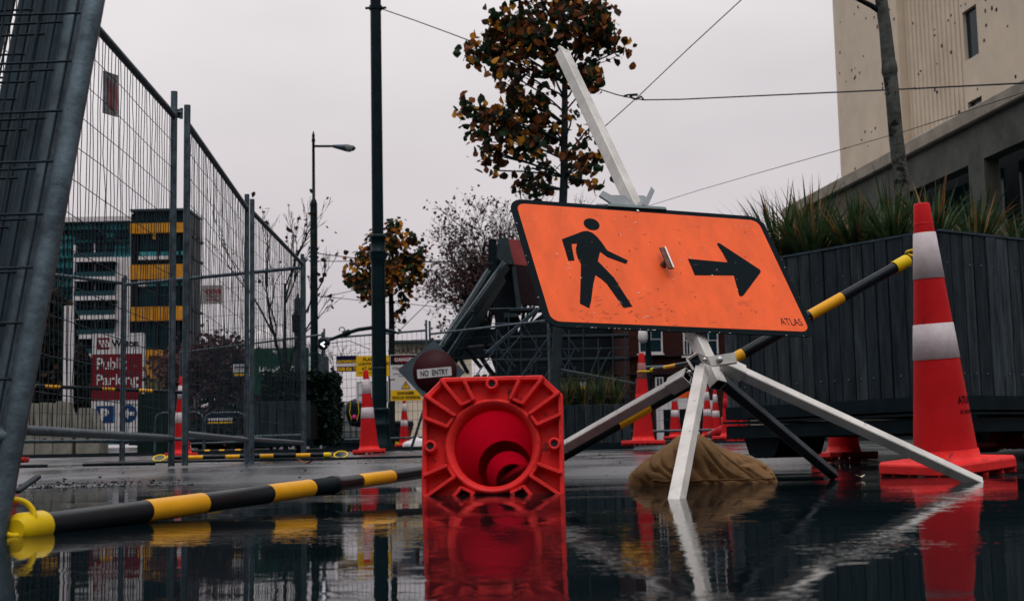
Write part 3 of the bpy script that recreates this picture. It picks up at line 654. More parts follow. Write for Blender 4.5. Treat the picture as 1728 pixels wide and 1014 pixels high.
# panels behind
grp2 = 'temporary mesh fence panels'
fence_panel(G(208, 768, 14.6), G(514, 765, 13.55), 2.03, .33, 2.13, 'mesh fence panel standing square to the road behind the roadside panels', 21, .08, wr=.0018)
fence_panel(G(-40, 766, 13.2), G(204, 768, 14.7), 2.06, .33, 2.12, 'far left mesh fence panel in front of the parking board and concrete blocks', 22, .08, wr=.0018)
fence_panel(G(303, 757, 28), G(545, 756, 24.6), 2.35, .45, 2.4, 'distant mesh fence panel in front of the green banner', 23, .12, wr=.003)
fence_panel(G(548, 756, 24.5), G(722, 756, 23.3), 2.27, .42, 2.45, 'distant mesh fence panel carrying the yellow and DANGER boards', 24, .10, wr=.0028)
fence_panel(G(728, 756, 23.5), G(930, 756, 21.5), 2.22, .42, 2.45, 'distant mesh fence panel behind the fallen cone and no entry disc', 25, .12, wr=.002)
fence_panel(G(944, 752, 16.5), G(1078, 750, 20.5), 1.12, .40, 1.2, 'low mesh fence panel on the right behind the grey trunk', 26, .14, hw=6)
fence_panel(G(1082, 750, 20.6), G(1262, 748, 20.2), 1.38, .40, 1.45, 'low mesh fence panel in front of the brick building', 27, .14, hw=6)

# stack of leaning panels, close on the left
def leaning_panel(bpx, Yb, tpx, Yt, label, seed, width=.9, r=.0165, pm=None, dirx=V((-1, .06, 0))):
    a = at(*bpx, Yb); t = at(*tpx, Yt); d = (t-a).normalized(); top = a+d*2.1; root = thing('mesh_fence', label, 'fence panel', a, 'fence panels leaning in a stack')
    rr = R(seed); ox = dirx.normalized()*width
    for k in (0, 1):
        mb = MB(); mb.tube([a+ox*k-d*.02, top+ox*k], r, 18); mb.build('post', pm or galv, root, a)
    mb = MB(); mb.tube([a+d*2.0, a+d*2.0+ox], r, 12); mb.build('top_rail', galv, root, a)
    mb = MB(); mb.tube([a+d*.14, a+d*.14+ox], r, 12); mb.build('bottom_rail', galv, root, a)
    mb = MB(); nf = (d.cross(ox)).normalized()
    if nf.y > 0: nf = -nf
    for i in range(1, 22):
        z = .14+.085*i; mb.tube([a+d*z+nf*(.008+rr.gauss(0, .001)), a+d*(z+rr.gauss(0, .003))+ox*.5+nf*.008, a+d*z+ox+nf*.008], .0021, 6, cap=False)
    for i in range(0, 17):
        q = ox*((.028+i*.055)/width); mb.tube([a+d*.14+q, a+d*(1.0+rr.gauss(0, .05))+q+ox*rr.gauss(0, .006), a+d*2.0+q], .0021, 6, cap=False)
    mb.build('wire_mesh', galv_wire, root, a)
leaning_panel((-9, 905), 1.90, (159, 0), 2.06, 'outermost of the leaning stacked fence panels, its scratched pale steel post nearest', 31)
for i, (bx, tx, Y0, Y1) in enumerate(((-34, 131, 1.99, 2.13), (-62, 104, 2.05, 2.19), (-92, 76, 2.15, 2.29), (-135, 48, 2.25, 2.42), (-195, 8, 2.4, 2.6))):
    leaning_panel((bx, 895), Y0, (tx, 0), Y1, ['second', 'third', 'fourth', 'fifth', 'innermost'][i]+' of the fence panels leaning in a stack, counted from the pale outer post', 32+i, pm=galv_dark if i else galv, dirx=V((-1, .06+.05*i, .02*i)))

# ---------------------------------------------------------------- notices and boards
def board(name, label, cat, x0, y0, x1, y1, Y, items, mats, th=.02, yaw=0., group=None, base=0, tilt=0.):
    """a flat board facing the road at depth Y, items in photograph units relative to it"""
    xc, yc = (x0+x1)/2, (y0+y1)/2; c = at(xc, yc, Y); k = Y/F*1.0
    u = V((cos(yaw), sin(yaw), 0)); v = V((0, 0, 1)); ct, st = cos(tilt), sin(tilt); u, v = u*ct+v*st, v*ct-u*st
    n = u.cross(v)
    lay = [0]
    def T(e):
        return lambda X, Yy: c+u*((X-xc)*k)-v*((Yy-yc)*k)+n*e
    w_, h_ = (x1-x0)*k, (y1-y0)*k; mb = MB()
    mb.box(c-n*th/2, (w_, th, h_), base, Matrix((u, -n, v)).transposed())
    e0 = max(.0015, Y*.00012)
    for i, it in enumerate(items):
        e = e0*(it[-1] if it[0] == 'z' else (1 if it[0] in ('rect', 'line') else 2))
        if it[0] == 'rect':
            _, a, b, c_, d_, mi, lv = it; q = T(e0*lv); mb.add([q(a, d_), q(c_, d_), q(c_, b), q(a, b)], [(0, 1, 2, 3)], mi)
        elif it[0] == 'disc':
            _, a, b, ra, rb, mi, lv = it; q = T(e0*lv); mb.add([q(a+ra*cos(2*pi*j/32), b-rb*sin(2*pi*j/32)) for j in range(32)], [tuple(range(32))], mi)
        elif it[0] == 'poly':
            _, pts, mi, lv = it; q = T(e0*lv); tri = tessellate_polygon([[V((x, -y, 0)) for x, y in pts]]); mb.add([q(*p) for p in pts], [tuple(t) for t in tri], mi)
        elif it[0] == 'text':
            _, s_, a, b, tw, thh, mi, lv = it[:8]; bold = it[8] if len(it) > 8 else .015
            q = T(e0*lv); put_text(mb, s_, 0, 0, tw, thh, lambda X, Z: q(a+X, b-Z), mi, bold)
    return tag(mb.build(name, mats, None, c), label, cat, group)
BM = [sign_w, sign_y, sign_k, maroon, sign_b, sign_navy, green_fab]     # 0 white 1 yellow 2 black 3 maroon 4 blue 5 navy
board('parking_sign', 'tall maroon and white public parking board with blue P, behind the left mesh fence', 'sign', 155, 562, 240, 729, 53, [
    ('rect', 155, 597, 240, 675, 3, 1), ('rect', 163, 569, 184, 589, 3, 1),
    ('poly', [(165, 573), (169, 573), (174, 585), (170, 585)], 0, 2), ('poly', [(171, 573), (175, 573), (180, 585), (176, 585)], 0, 2), ('poly', [(177, 573), (181, 573), (184, 580), (184, 585), (182, 585)], 0, 2),
    ('text', 'Wilson', 210, 579, 45, 13, 2, 2, .03), ('text', 'Public', 189, 613, 52, 20, 0, 2), ('text', 'Parking', 198, 643, 72, 24, 0, 2),
    ('rect', 163, 684, 193, 713, 4, 1), ('text', 'P', 177, 699, 15, 21, 0, 2, .04), ('disc', 217, 698, 15, 15, 4, 1),
    ('poly', [(208, 698), (217, 689), (217, 695), (227, 695), (227, 701), (217, 701), (217, 707)], 0, 2)], BM, th=.4)
board('hire_banner', 'green hire company banner above the hedge behind the third fence panel', 'banner', 423, 587, 520, 665, 34, [
    ('text', 'HireKING', 468, 625, 62, 15, 0, 1, .02), ('poly', [(459, 591), (472, 591), (465, 598)], 0, 1)], [sign_w, sign_y, sign_k, maroon, sign_b, sign_navy, green_fab], th=.15, base=6)
gs = 'boards wired to the distant mesh fence'
board('fence_notice', 'navy and yellow fence hire notice left of the yellow board', 'notice', 568, 600, 602, 627, 23.7, [
    ('rect', 568, 613, 602, 618, 0, 1), ('text', 'RENTEMPFENCE', 585, 610, 32, 5, 1, 2, .03), ('text', '0508 836 73', 585.5, 622.5, 32, 6.5, 1, 2, .03)], BM, base=5, group=gs)
board('fence_notice', 'yellow flashing lights notice half hidden by the tall teal pole', 'notice', 601, 600, 657, 635, 23.65, [
    ('text', 'FLASHING', 630, 606, 34, 5.5, 2, 1, .03), ('text', 'LIGHTS REQUIRED', 632, 614, 54, 5.5, 2, 1, .03), ('text', 'AT ALL TIMES', 631, 621.5, 42, 5.5, 2, 1, .03), ('rect', 605, 628, 650, 629, 3, 1)], BM, base=1, group=gs)
board('fence_notice', 'white notice with black border behind the pole, under the yellow notice', 'notice', 602, 643, 656, 679, 23.65, [
    ('rect', 603.5, 644.5, 654.5, 677.5, 2, 1), ('rect', 604.5, 645.5, 653.5, 676.5, 0, 2), ('text', 'NO', 613, 650, 5, 4, 2, 3), ('text', 'HERE', 611, 666, 10, 4, 2, 3)], BM, base=0, group=gs)
board('danger_sign', 'white and black DANGER construction site board with red oval', 'notice', 658, 598, 709, 639, 23.2, [
    ('rect', 659, 599, 708, 615, 2, 1), ('disc', 683, 606.5, 20, 6, 3, 2), ('text', 'DANGER', 683, 606.5, 33, 6, 0, 3, .03),
    ('text', 'CONSTRUCTION', 684, 621, 44, 4.6, 2, 1, .02), ('text', 'SITE', 684, 625.8, 12, 3.8, 2, 1, .02), ('text', 'UNAUTHORISED ENTRY', 684, 630.5, 42, 2.6, 2, 1), ('text', 'PROHIBITED', 684, 634.5, 22, 2.4, 2, 1)], BM, base=0, group=gs)
board('danger_sign', 'white and yellow DANGER VEHICLES REVERSING board with warning triangle', 'notice', 659, 641, 711, 676, 23.2, [
    ('rect', 659.5, 658, 710.5, 675.5, 1, 1), ('poly', [(685, 642), (677, 656), (693, 656)], 2, 1), ('poly', [(685, 644.5), (679, 655), (691, 655)], 1, 2), ('text', '!', 685, 650.7, 1.8, 7, 2, 3, .05),
    ('text', 'DANGER', 685, 663, 29, 5.5, 2, 2, .04), ('text', 'VEHICLES REVERSING', 685, 670.5, 48, 5, 2, 2, .03)], BM, base=0, group=gs)
board('fence_notice', 'torn red and white notice wired high on the nearest mesh panel', 'notice', 170, 122, 205, 196, 6.15, [
    ('rect', 177, 132, 181, 178, 1, 1), ('rect', 184, 138, 188, 186, 1, 1), ('rect', 191, 140, 195, 188, 1, 1), ('rect', 198, 142, 201, 186, 1, 1)],
    [mat('torn_paper', (.28, .26, .26), .7, 0, .4, 12), mat('faded_red_print', (.30, .05, .06), .7, 0, .3, 20)], th=.006, yaw=rad(62), tilt=0).scale = (1, 1, 1)
board('fence_notice', 'white notice with red lettering on the middle mesh fence panel', 'notice', 339, 481, 375, 513, 9.0, [
    ('text', 'nova', 361, 492, 25, 8, 1, 1, .03), ('text', 'FENCE HIRE', 360, 500, 24, 3.4, 1, 1), ('text', '0800 116 682', 360, 506, 26, 3.4, 1, 1)],
    [mat('pale_notice', (.42, .40, .38), .6), mat('red_print', (.38, .02, .04), .6)], th=.005, yaw=rad(0))
board('fence_notice', 'small blue and yellow notice tied to the low fence right of the grey trunk', 'notice', 979, 640, 988, 656, 18, [
    ('rect', 979, 645, 988, 651, 0, 1), ('rect', 979, 652, 988, 656, 1, 1), ('rect', 980, 647, 987, 648, 2, 2)], BM, base=5, th=.01)
board('fence_notice', 'wide blue and yellow notice on the distant mesh behind the middle panel', 'notice', 392, 608, 428, 636, 26.5, [
    ('rect', 393, 614, 427, 628, 0, 1), ('rect', 395, 618, 425, 620, 4, 2), ('rect', 395, 630, 425, 634, 1, 1)], BM, base=5, th=.01)
board('fence_notice', 'blue and yellow notice on the low crowd barrier behind the middle panel', 'notice', 350, 699, 393, 716, 22, [
    ('rect', 351, 705, 392, 709, 0, 1), ('rect', 351, 711, 392, 714, 1, 1)], BM, base=5, th=.01)

# no entry disc on a diamond backing
root = thing('no_entry_sign', 'round maroon NO ENTRY disc on a grey diamond backing behind the fallen cone', 'road sign', at(731, 760, 17.8))
o_ = root.location.copy(); c = at(729, 629, 18); k = 18/F; mb = MB(); tl = rad(4)
dia = [(-58*k, 6*k), (4*k, 55*k), (56*k, 0), (-2*k, -56*k)]
mb.prism(dia, -.006, .006, 0, Matrix(((1, 0, 0), (0, 0, -1), (0, 1, 0))), c); mb.build('backing', mat('grey_plate', (.13, .15, .16), .5, .3, .2, 4), root, o_)
mb = MB(); mb.lathe([(37*k, .008), (37*k, .014), (0, .014)], 40, M=Matrix(((1, 0, 0), (0, 0, -1), (0, 1, 0))), off=at(734, 627, 18)); ds = mb.build('disc', mat('dark_maroon_disc', (.075, .012, .02), .5, 0, .1, 4), root, o_)
def T(X, Z): q = at(734, 627, 18); return q+V((cos(tl), 0, sin(tl)))*(X*k)+V((-sin(tl), 0, cos(tl)))*(Z*k)+V((0, -.018, 0))
mb = MB(); mb.add([T(-30, -9), T(28, -9), T(28, 6), T(-30, 6)], [(0, 1, 2, 3)])
T2 = lambda X, Z: T(X, Z)+V((0, -.003, 0)); put_text(mb, 'NO  ENTRY', -1, -1.5, 47, 10, T2, 1, .02); mb.build('lettering', [sign_w, sign_k], ds, o_)
mb = MB()
for sx in (-1, 1): mb.bar(c+V((sx*.02, .03, -.2)), c+V((sx*.35, .1, -1.15)), .03, .03)
mb.build('stand', galv_dark, root, o_)

# ---------------------------------------------------------------- poles and lamps
root = thing('trolley_pole', 'tall thick dark teal pole with ringed collar and curved side arms', 'pole', at(641, 757, 20)); o_ = root.location.copy()
gz = ground_z(o_.x, o_.y); X0, Y0 = o_.x, 20.0
top = at(633, -60, 20); zt = top.z
mb = MB(); zc = at(638, 420, 20).z; zb2 = at(640, 690, 20).z
mb.lathe([(.082, zt), (.088, zc+.1), (.09, zc)], 24, off=(X0, Y0, 0)); mb.lathe([(.082, zt), (0, zt)], 24, off=(X0, Y0, 0))
mb.lathe([(.105, zc-.3), (.112, zb2)], 24, off=(X0, Y0, 0)); mb.build('shaft', teal_paint, root, o_)
mb = MB(); mb.lathe([(.09, zc+.22), (.125, zc+.20), (.125, zc+.16), (.108, zc+.14), (.108, zc-.02), (.13, zc-.04), (.13, zc-.07), (.118, zc-.09), (.13, zc-.14), (.105, zc-.2), (.105, zc-.3)], 28, off=(X0, Y0, 0)); mb.build('collar', teal_paint, root, o_)
zz = at(640, 688, 20).z
mb = MB(); mb.lathe([(.112, zz), (.15, zz-.01), (.155, zz-.04), (.14, zz-.06), (.14, zz-.22), (.16, zz-.24), (.15, zz-.27), (.165, gz+.12), (.19, gz+.08), (.19, gz-.02)], 28, off=(X0, Y0, 0)); mb.build('pedestal', teal_paint, root, o_)
mb = MB(); mb.tube([at(*p, 20) for p in ((627, 553), (605, 556), (585, 562), (565, 570), (548, 577))], [.03, .03, .028, .025, .02], 8); q = at(585, 562, 20); mb.tube([q+V((-.05, 0, -.02)), q+V((.05, 0, .02))], .045, 8)
mb.tube([at(577+5*cos(a/8*2*pi), 556-4*sin(a/8*2*pi), 20) for a in range(-2, 6)], .008, 5)
mb.tube([at(*p, 20) for p in ((650, 557), (662, 559), (674, 563))], [.03, .025, .012], 8); mb.build('arm', teal_paint, root, o_)
mb = MB(); q = at(640, 621, 20); mb.lathe([(.1125, -.006), (.115, 0), (.1125, .006)], 24, off=(X0, Y0, q.z)); mb.build('metal_band', galv, root, o_)
mb = MB(); q = at(632, 14, 20); mb.tube([q+V((-.14, 0, 0)), q+V((.18, 0, 0))], .02, 8); mb.lathe([(.1, -.03), (.1, .03)], 16, off=(X0, Y0, q.z)); mb.build('wire_clamp', teal_paint, root, o_)
root = thing('traffic_signal', 'small traffic signal showing a lit white left arrow on the pole arm', 'traffic signal', at(545, 580, 19.9)); o_ = root.location.copy()
mb = MB(); mb.box(o_, (.13, .14, .18), bev=.03); mb.tube([o_+V((.045, .0, .02)), o_+V((.10, -.0, .02))], .05, 10); mb.build('housing', blk_plastic, root, o_)
mb = MB(); k = 20/F
for p in ([(547, 577), (549, 579), (543, 583), (541, 582)], [(541, 581), (543, 580), (549, 585), (547, 587)]):
    mb.add([at(x-.5, y-1, 19.8) for x, y in p], [(3, 2, 1, 0)])
    mb.add([at(x-.5, y-1, 19.81) for x, y in p], [(3, 2, 1, 0)])
mb.build('arrow_lamp', led, root, o_)

root = thing('street_lamp', 'slim dark street lamp with single arm and glass bowl, spiked tip', 'street lamp', at(531, 755, 30)); o_ = root.location.copy(); gz = ground_z(o_.x, 30)
def zat(py_, Y, px=531): return at(px, py_, Y).z
mb = MB(); mb.lathe([(.09, gz), (.085, zat(560, 30)), (.082, zat(345, 30)), (.06, zat(338, 30)), (.036, zat(336, 30)), (.032, zat(240, 30)), (.045, zat(238, 30)), (.03, zat(233, 30)), (.035, zat(229, 30)), (.01, zat(222, 30)), (0, zat(221, 30))], 16, off=(o_.x, 30, 0)); 
mb.lathe([(.12, gz), (.12, zat(700, 30)), (.10, zat(695, 30))], 16, off=(o_.x, 30, 0)); mb.build('shaft', teal_paint, root, o_)
mb = MB(); mb.tube([at(531, 247, 30), at(563, 247, 30)], .028, 8); mb.build('arm', teal_paint, root, o_)
mb = MB(); mb.tube([at(562, 247, 30), at(585, 250, 30), at(597, 250.5, 30), at(600, 250.5, 30)], [.035, .085, .06, .02], 12); hd = mb.build('lamp_head', galv_dark, root, o_)
mb = MB(); q = at(589, 250, 30); mb.lathe([(.11, .04), (.12, 0), (.09, -.06), (.04, -.085), (0, -.09)], 16, off=q); mb.build('glass_bowl', lampglass, hd, o_)
mb = MB()
for y in (418, 426, 433, 440, 600): mb.tube([at(521, y, 30), at(538, y+1, 30)], .018, 6)
mb.build('wire_bracket', galv_dark, root, o_)
root = thing('signal_post', 'short dark post with pointed cap behind the third fence panel', 'post', at(503, 755, 32)); o_ = root.location.copy()
mb = MB(); mb.lathe([(.09, ground_z(o_.x, 32)), (.09, zat(505, 32, 503)), (.05, zat(503, 32, 503)), (.02, zat(496, 32, 503)), (0, zat(494, 32, 503))], 14, off=(o_.x, 32, 0)); mb.build('shaft', teal_paint, root, o_)
mb = MB(); mb.box(at(503, 545, 31.85), (.28, .2, .45), bev=.04); mb.build('signal_box', blk_plastic, root, o_)
# camera post at the right
root = thing('camera_pole', 'dark pole with a white dome security camera in front of the brick building', 'pole', at(1099, 750, 33)); o_ = root.location.copy()
mb = MB(); mb.tube([V((o_.x, 33, ground_z(o_.x, 33))), V((o_.x, 33, zat(470, 33, 1099)))], .075, 12); mb.build('shaft', teal_paint, root, o_)
mb = MB(); q = at(1085, 566, 32.8); mb.lathe([(.02, .2), (.10, .17), (.12, .05), (.12, -.03), (.09, -.12), (0, -.15)], 16, off=q-V((0, 0, .05))); mb.tube([q+V((0, 0, .1)), q+V((.08, 0, .16)), q+V((.2, .1, .12))], .03, 8); mb.build('dome_camera', sign_w, root, o_)

# ---------------------------------------------------------------- overhead wires
def wire(pts, Ys, r, label, extra=None):
    p = [at(x, y, Y) for (x, y), Y in zip(pts, Ys)]; mb = MB(); mb.tube(p, r, 5, cap=False)
    if extra: extra(mb)
    return tag(mb.build('overhead_wire', blk_plastic, None, p[0]), label, 'overhead wire', 'overhead wires')
wire([(645, 16), (700, 35), (760, 57), (805, 74), (930, 120), (1015, 152), (1040, 160), (1056, 164)], [20, 19.6, 19.2, 18.9, 18, 17.4, 17.2, 17.1], .0085, 'overhead wire running from the tall teal pole down behind the tree crown')
def clampx(mb):
    q = [at(*p, 17.05) for p in ((1052, 163), (1058, 161), (1062, 160), (1067, 166), (1074, 168), (1082, 163), (1086, 169))]; mb.tube(q, .014, 6)
    mb.tube([at(1062, 161, 17), at(1076, 160, 17)], .018, 6)
wire([(1052, 163), (1085, 169), (1150, 168), (1280, 162), (1500, 152), (1740, 140)], [17.1, 17, 16.4, 15.3, 13.5, 11.7], .0085, 'nearly level overhead wire with a bent clamp, crossing to the right edge', clampx)
wire([(1480, -215), (1262, -10), (1160, 84), (1075, 165), (1018, 216), (960, 262), (905, 322)], [12.5, 15, 16.2, 17.2, 18, 19, 20], .0065, 'overhead wire slanting from the top edge down to the wire clamp')
wire([(900, 404), (1100, 346), (1180, 321), (1280, 292), (1400, 258), (1540, 218), (1640, 185), (1740, 152)], [47, 40, 36, 31, 27, 23, 21, 19], .008, 'thin overhead wire rising right over the planter grass')
wire([(538, 428), (600, 436), (700, 443), (800, 440)], [30, 31, 33, 35], .012, 'upper wire tied to the slim lamp, running behind the tall pole')
wire([(538, 441), (640, 441), (720, 441), (830, 444)], [30, 31, 32, 34], .010, 'level wire tied to the slim lamp just under the upper one')
wire([(530, 499), (600, 506), (700, 514), (800, 525)], [30, 32, 34, 37], .009, 'low wire behind the round autumn tree')
wire([(540, 502), (580, 494), (640, 480), (725, 455)], [38, 38, 38, 38], .010, 'faint wire rising to the right behind the round autumn tree')
wire([(672, 560), (700, 532), (725, 508), (745, 500)], [30, 31, 32, 33], .010, 'thin wire climbing from the pole stub into the bare tree')
wire([(540, 572), (560, 579), (590, 575), (625, 590)], [20.2, 20.2, 20.2, 20.2], .006, 'slack cable hanging from the signal arm')

# ---------------------------------------------------------------- planter on the right
pc = V((2.24, 7.0, 0)); e1 = V((-.816, 1.152, 0)).normalized(); e2 = V((.80, .53, 0)).normalized()
root = thing('timber_planter', 'large dark timber planter on a steel frame behind the tall cone', 'planter', pc)
o_ = pc.copy(); rr = R(8)
def face_planks(dirv, length, side):
    nv = V((dirv.y, -dirv.x, 0)); nv = nv if nv.y < 0 else -nv
    mb = MB(); t = 0.; M = lambda: Matrix((dirv, -nv, V((0, 0, 1)))).transposed()
    while t < length:
        w_ = rr.choice((.085, .1, .1, .11)); w2 = w_-.007
        mb.box(pc+dirv*(t+w_/2)+nv*(rr.uniform(-.006, .006)+.012)+V((0, 0, (1.215+.325)/2)), (w2, .024, .89+rr.uniform(-.008, .004)), rr.choice((0, 0, 1, 0, 3, 1)), M(), bev=.003)
        for zz_ in (.47, 1.05):
            if rr.random() < .8: mb.lathe([(.006, 0), (.005, .002), (0, .002)], 8, 2, M=Matrix((dirv, V((0, 0, 1)), nv)).transposed(), off=pc+dirv*(t+w_/2)+nv*(.027)+V((0, 0, zz_)))
        t += w_
    mb.build('plank_side', [timber, timber2, galv, timber3], root, o_)
    return t
l1_ = face_planks(e1, 1.58, 0); l2_ = face_planks(e2, 2.3, 1)
q = [pc, pc+e2*l2_, pc+e2*l2_+e1*l1_, pc+e1*l1_]
mb = MB(); inner = [(p.x, p.y) for p in q]; mb.prism(inner, .33, 1.19); mb.build('soil_box', soil, root, o_)
mb = MB()
for a, b in zip(q, q[1:]+q[:1]): mb.bar(a+V((0, 0, 1.222)), b+V((0, 0, 1.222)), .055, .012)
mb.build('rim', galv_dark, root, o_)
mb = MB()
for a, b in zip(q, q[1:]+q[:1]):
    d = (b-a).normalized(); nv = V((d.y, -d.x, 0)); c_ = (q[0]+q[2])/2; nv = nv if (a-c_).dot(nv) > 0 else -nv
    mb.bar(a+nv*.012+V((0, 0, .262)), b+nv*.012+V((0, 0, .262)), .11, .012)
    for z in (.318, .204): mb.bar(a+nv*.035+V((0, 0, z)), b+nv*.035+V((0, 0, z)), .008, .075)
mb.build('steel_channel', dark_steel, root, o_)
def foot(t, s_):
    mb = MB(); c_ = pc+e1*t+e2*s_; M = Matrix((e1, V((0, 0, 1)), e1.cross(V((0, 0, 1))))).transposed()
    mb.prism([(-.16, 0), (.16, 0), (.11, -.13), (.06, -.155), (-.06, -.155), (-.11, -.13)], -.2, .2, 0, M, c_+V((0, 0, .2))); mb.build('foot', dark_steel, root, o_)
foot(1.38, .25); foot(.45, 2.0); foot(1.38, 2.0)

def blade(mb, base, dirv, length, droop, wd, mi):
    pts = []; n = 6; side = V((-dirv.y, dirv.x, 0)); side = side.normalized() if side.length > .01 else V((1, 0, 0))
    p = V(base); d = V(dirv).normalized()
    for i in range(n+1):
        pts.append(p.copy()); p = p+d*(length/n); d = (d+V((dirv.x, dirv.y, 0))*.0+V((0, 0, -droop*(i/n)))).normalized()
    vv = []
    for i, q_ in enumerate(pts):
        w_ = wd*(1-(i/n)**1.6)+.0004; vv += [q_-side*w_+V((0, 0, w_*.4)), q_, q_+side*w_+V((0, 0, w_*.4))]
    mb.add(vv, [(i*3+j, i*3+j+1, (i+1)*3+j+1, (i+1)*3+j) for i in range(n) for j in (0, 1)], mi, True)
def tuft(name, label, c, n, ln, spread, seed, group=None, wd=.006):
    rr = R(seed); mb = MB()
    for i in range(n):
        a = rr.uniform(0, 2*pi); rad_ = rr.random()**.7; d = V((cos(a)*spread*rad_, sin(a)*spread*rad_, 1)).normalized()
        b = V(c)+V((cos(a), sin(a), 0))*rr.uniform(0, .05)
        blade(mb, b, d, ln*rr.uniform(.55, 1.1), rr.uniform(.05, .62)*rad_, wd*rr.uniform(.5, 1.1), 0 if rr.random() < .82 else 1)
    return tag(mb.build(name, [grass_a, grass_b], None, c), label, 'plant', group)
zt_ = 1.18
spots = [(.15, .18, .40, 'flax tuft in the planter right behind the tall cone tip'), (.45, .2, .47, 'spiky flax tuft just left of the tall cone tip'), (.75, .25, .55, 'large spiky flax tuft in the middle of the planter left side'),
         (1.05, .2, .55, 'dense dark flax tuft above the planter left side, left of the big one'), (1.35, .25, .55, 'arching flax tuft at the left end of the planter over the sign corner'), (1.5, .6, .50, 'flax tuft at the rear left corner of the planter'),
         (.9, .75, .62, 'tall flax tuft in the middle of the planter at the tree foot'), (.2, .6, .36, 'short flax tuft right of the cone tip behind the planter corner'), (.2, 1.0, .38, 'flax tuft on the planter right side, nearest the corner'),
         (.25, 1.4, .36, 'flax tuft near the right edge of the photo'), (.6, 1.3, .42, 'flax tuft set back on the planter right side'), (.2, 1.8, .36, 'flax tuft at the far right of the planter'), (.55, .95, .42, 'thin flax tuft in front of the young street tree trunk')]
for i, (a, b, ln, lb) in enumerate(spots):
    c = pc+e1*a+e2*b+V((0, 0, zt_)); tuft('flax_tuft', lb, c, int((150 if b < .5 and a > .4 else 85)*ln/.5), ln*rr.choice((.8, 1.0, 1.12)), 1.15, 60+i, 'flax tufts in the planter', .0125)

# street tree in the planter
def limb(mb, a, b, ra, rb, n=8, sag=.05, seed=0, mi=0, seg=5):
    rr = R(seed); a = V(a); b = V(b); L_ = (b-a).length
    pts = [a.lerp(b, i/seg)+V((rr.gauss(0, .02), rr.gauss(0, .02), 0))*L_*(0 if i in (0, seg) else 1)-V((0, 0, sag*L_*sin(pi*i/seg))) for i in range(seg+1)]
    mb.tube(pts, [ra+(rb-ra)*i/seg for i in range(seg+1)], n, mi, cap=False)
    return pts
bt = pc+e1*.75+e2*.72+V((0, 0, 1.15))
YT = bt.y
bt = at(1524, 345, YT); bt.z = 1.15
root = thing('street_tree', 'slender mottled tree trunk rising out of the planter past the top edge', 'tree', bt); o_ = bt.copy(); mb = MB()
pts = [bt, at(1520, 300, YT), at(1512, 230, YT), at(1505, 150, YT), at(1500, 110, YT), at(1494, 50, YT), at(1487, 0, YT), at(1475, -80, YT), at(1455, -220, YT)]
mb.tube(pts, [.048, .046, .043, .042, .043, .038, .037, .032, .024], 16)
q = at(1501, 118, YT); mb.tube([q-V((0, 0, .035)), q-V((0, 0, .01)), q+V((0, 0, .02)), q+V((0, 0, .05))], [.043, .050, .047, .042], 14)
tr = mb.build('trunk', bark_grey, root, o_)
mb = MB(); mb.tube([at(1489, 22, YT), at(1470, 10, YT), at(1440, -5, YT), at(1400, -25, YT)], [.02, .017, .014, .01], 8)
mb.tube([at(1482, -40, YT), at(1510, -120, YT), at(1540, -180, YT)], [.02, .014, .008], 8); mb.build('branch', bark_dark, root, o_)

# ---------------------------------------------------------------- leafy trees
def leaf(mb, p, s_, rr, mi):
    n_ = V((rr.gauss(0, 1), rr.gauss(0, 1), rr.gauss(0, .8))).normalized(); x = n_.orthogonal().normalized(); a = rr.uniform(0, 2*pi)
    x = Matrix.Rotation(a, 3, n_) @ x; y = n_.cross(x); f_ = rr.uniform(-.25, .35)
    o = [(0, -.55, 0), (.36, -.3, 1), (.48, .08, 1), (.25, .4, .6), (0, .62, 0), (-.25, .4, .6), (-.48, .08, 1), (-.36, -.3, 1)]
    mb.add([p+(x*a_+y*b_+n_*(abs(a_)*f_*2*c_))*s_*rr.uniform(.88, 1.12) for a_, b_, c_ in o], [(0, 1, 2, 3, 4), (0, 4, 5, 6, 7)], mi, False)
def leafy(name, label, base, trunk_pts, trunk_r, blobs, Y, lsize, dens, seed, mats=(leaf_g, leaf_b, leaf_o, leaf_d), wts=(.40, .24, .08, .28), bark=bark_dark, depth=.6, twig=.006):
    rr = R(seed); root = thing(name, label, 'tree', base); o_ = V(base); k = Y/F
    tp = [at(x, y, Y) for x, y in trunk_pts]; mb = MB(); mb.tube([V(base)]+tp, trunk_r, 12); mb.build('trunk', bark, root, o_)
    bmb = MB(); lmb = MB()
    for bi, (x, y, r, ty) in enumerate(blobs):
        c = at(x, y, Y)+V((0, rr.uniform(-1, 1)*depth*.8, 0)); R_ = r*k
        j = min(range(len(tp)), key=lambda i: abs(trunk_pts[i][1]-ty)); st = tp[j]
        pts = limb(bmb, st, c, max(.010, .020*Y/14*(r/40)**.7), .008, 6, -.03, seed+bi)
        nt_ = int(2+dens*(r/30)**1.35*9)
        for t_ in range(nt_):
            v = V((rr.gauss(0, 1), rr.gauss(0, 1), rr.gauss(0, 1))).normalized()*(rr.random()**.45)*R_; v.y *= 1.1
            e_ = c+v; s0 = pts[rr.randint(2, 5)]; mid = s0.lerp(e_, .5)+V((0, 0, rr.uniform(-.03, .03)))
            if rr.random() < .25: bmb.tube([s0, mid, e_], [twig, twig*.7, twig*.4], 4, cap=False)
            for q_ in range(rr.randint(4, 7)):
                p = e_+V((rr.gauss(0, 1), rr.gauss(0, 1), rr.gauss(0, 1)))*lsize*.75
                m_ = rr.choices(range(4), wts)[0]; leaf(lmb, p, lsize*rr.uniform(.6, 1.15), rr, m_)
    bmb.build('branches', bark, root, o_); lmb.build('crown', list(mats), root, o_)
    return root
Y = 14.0; b0 = G(937, 752, Y)
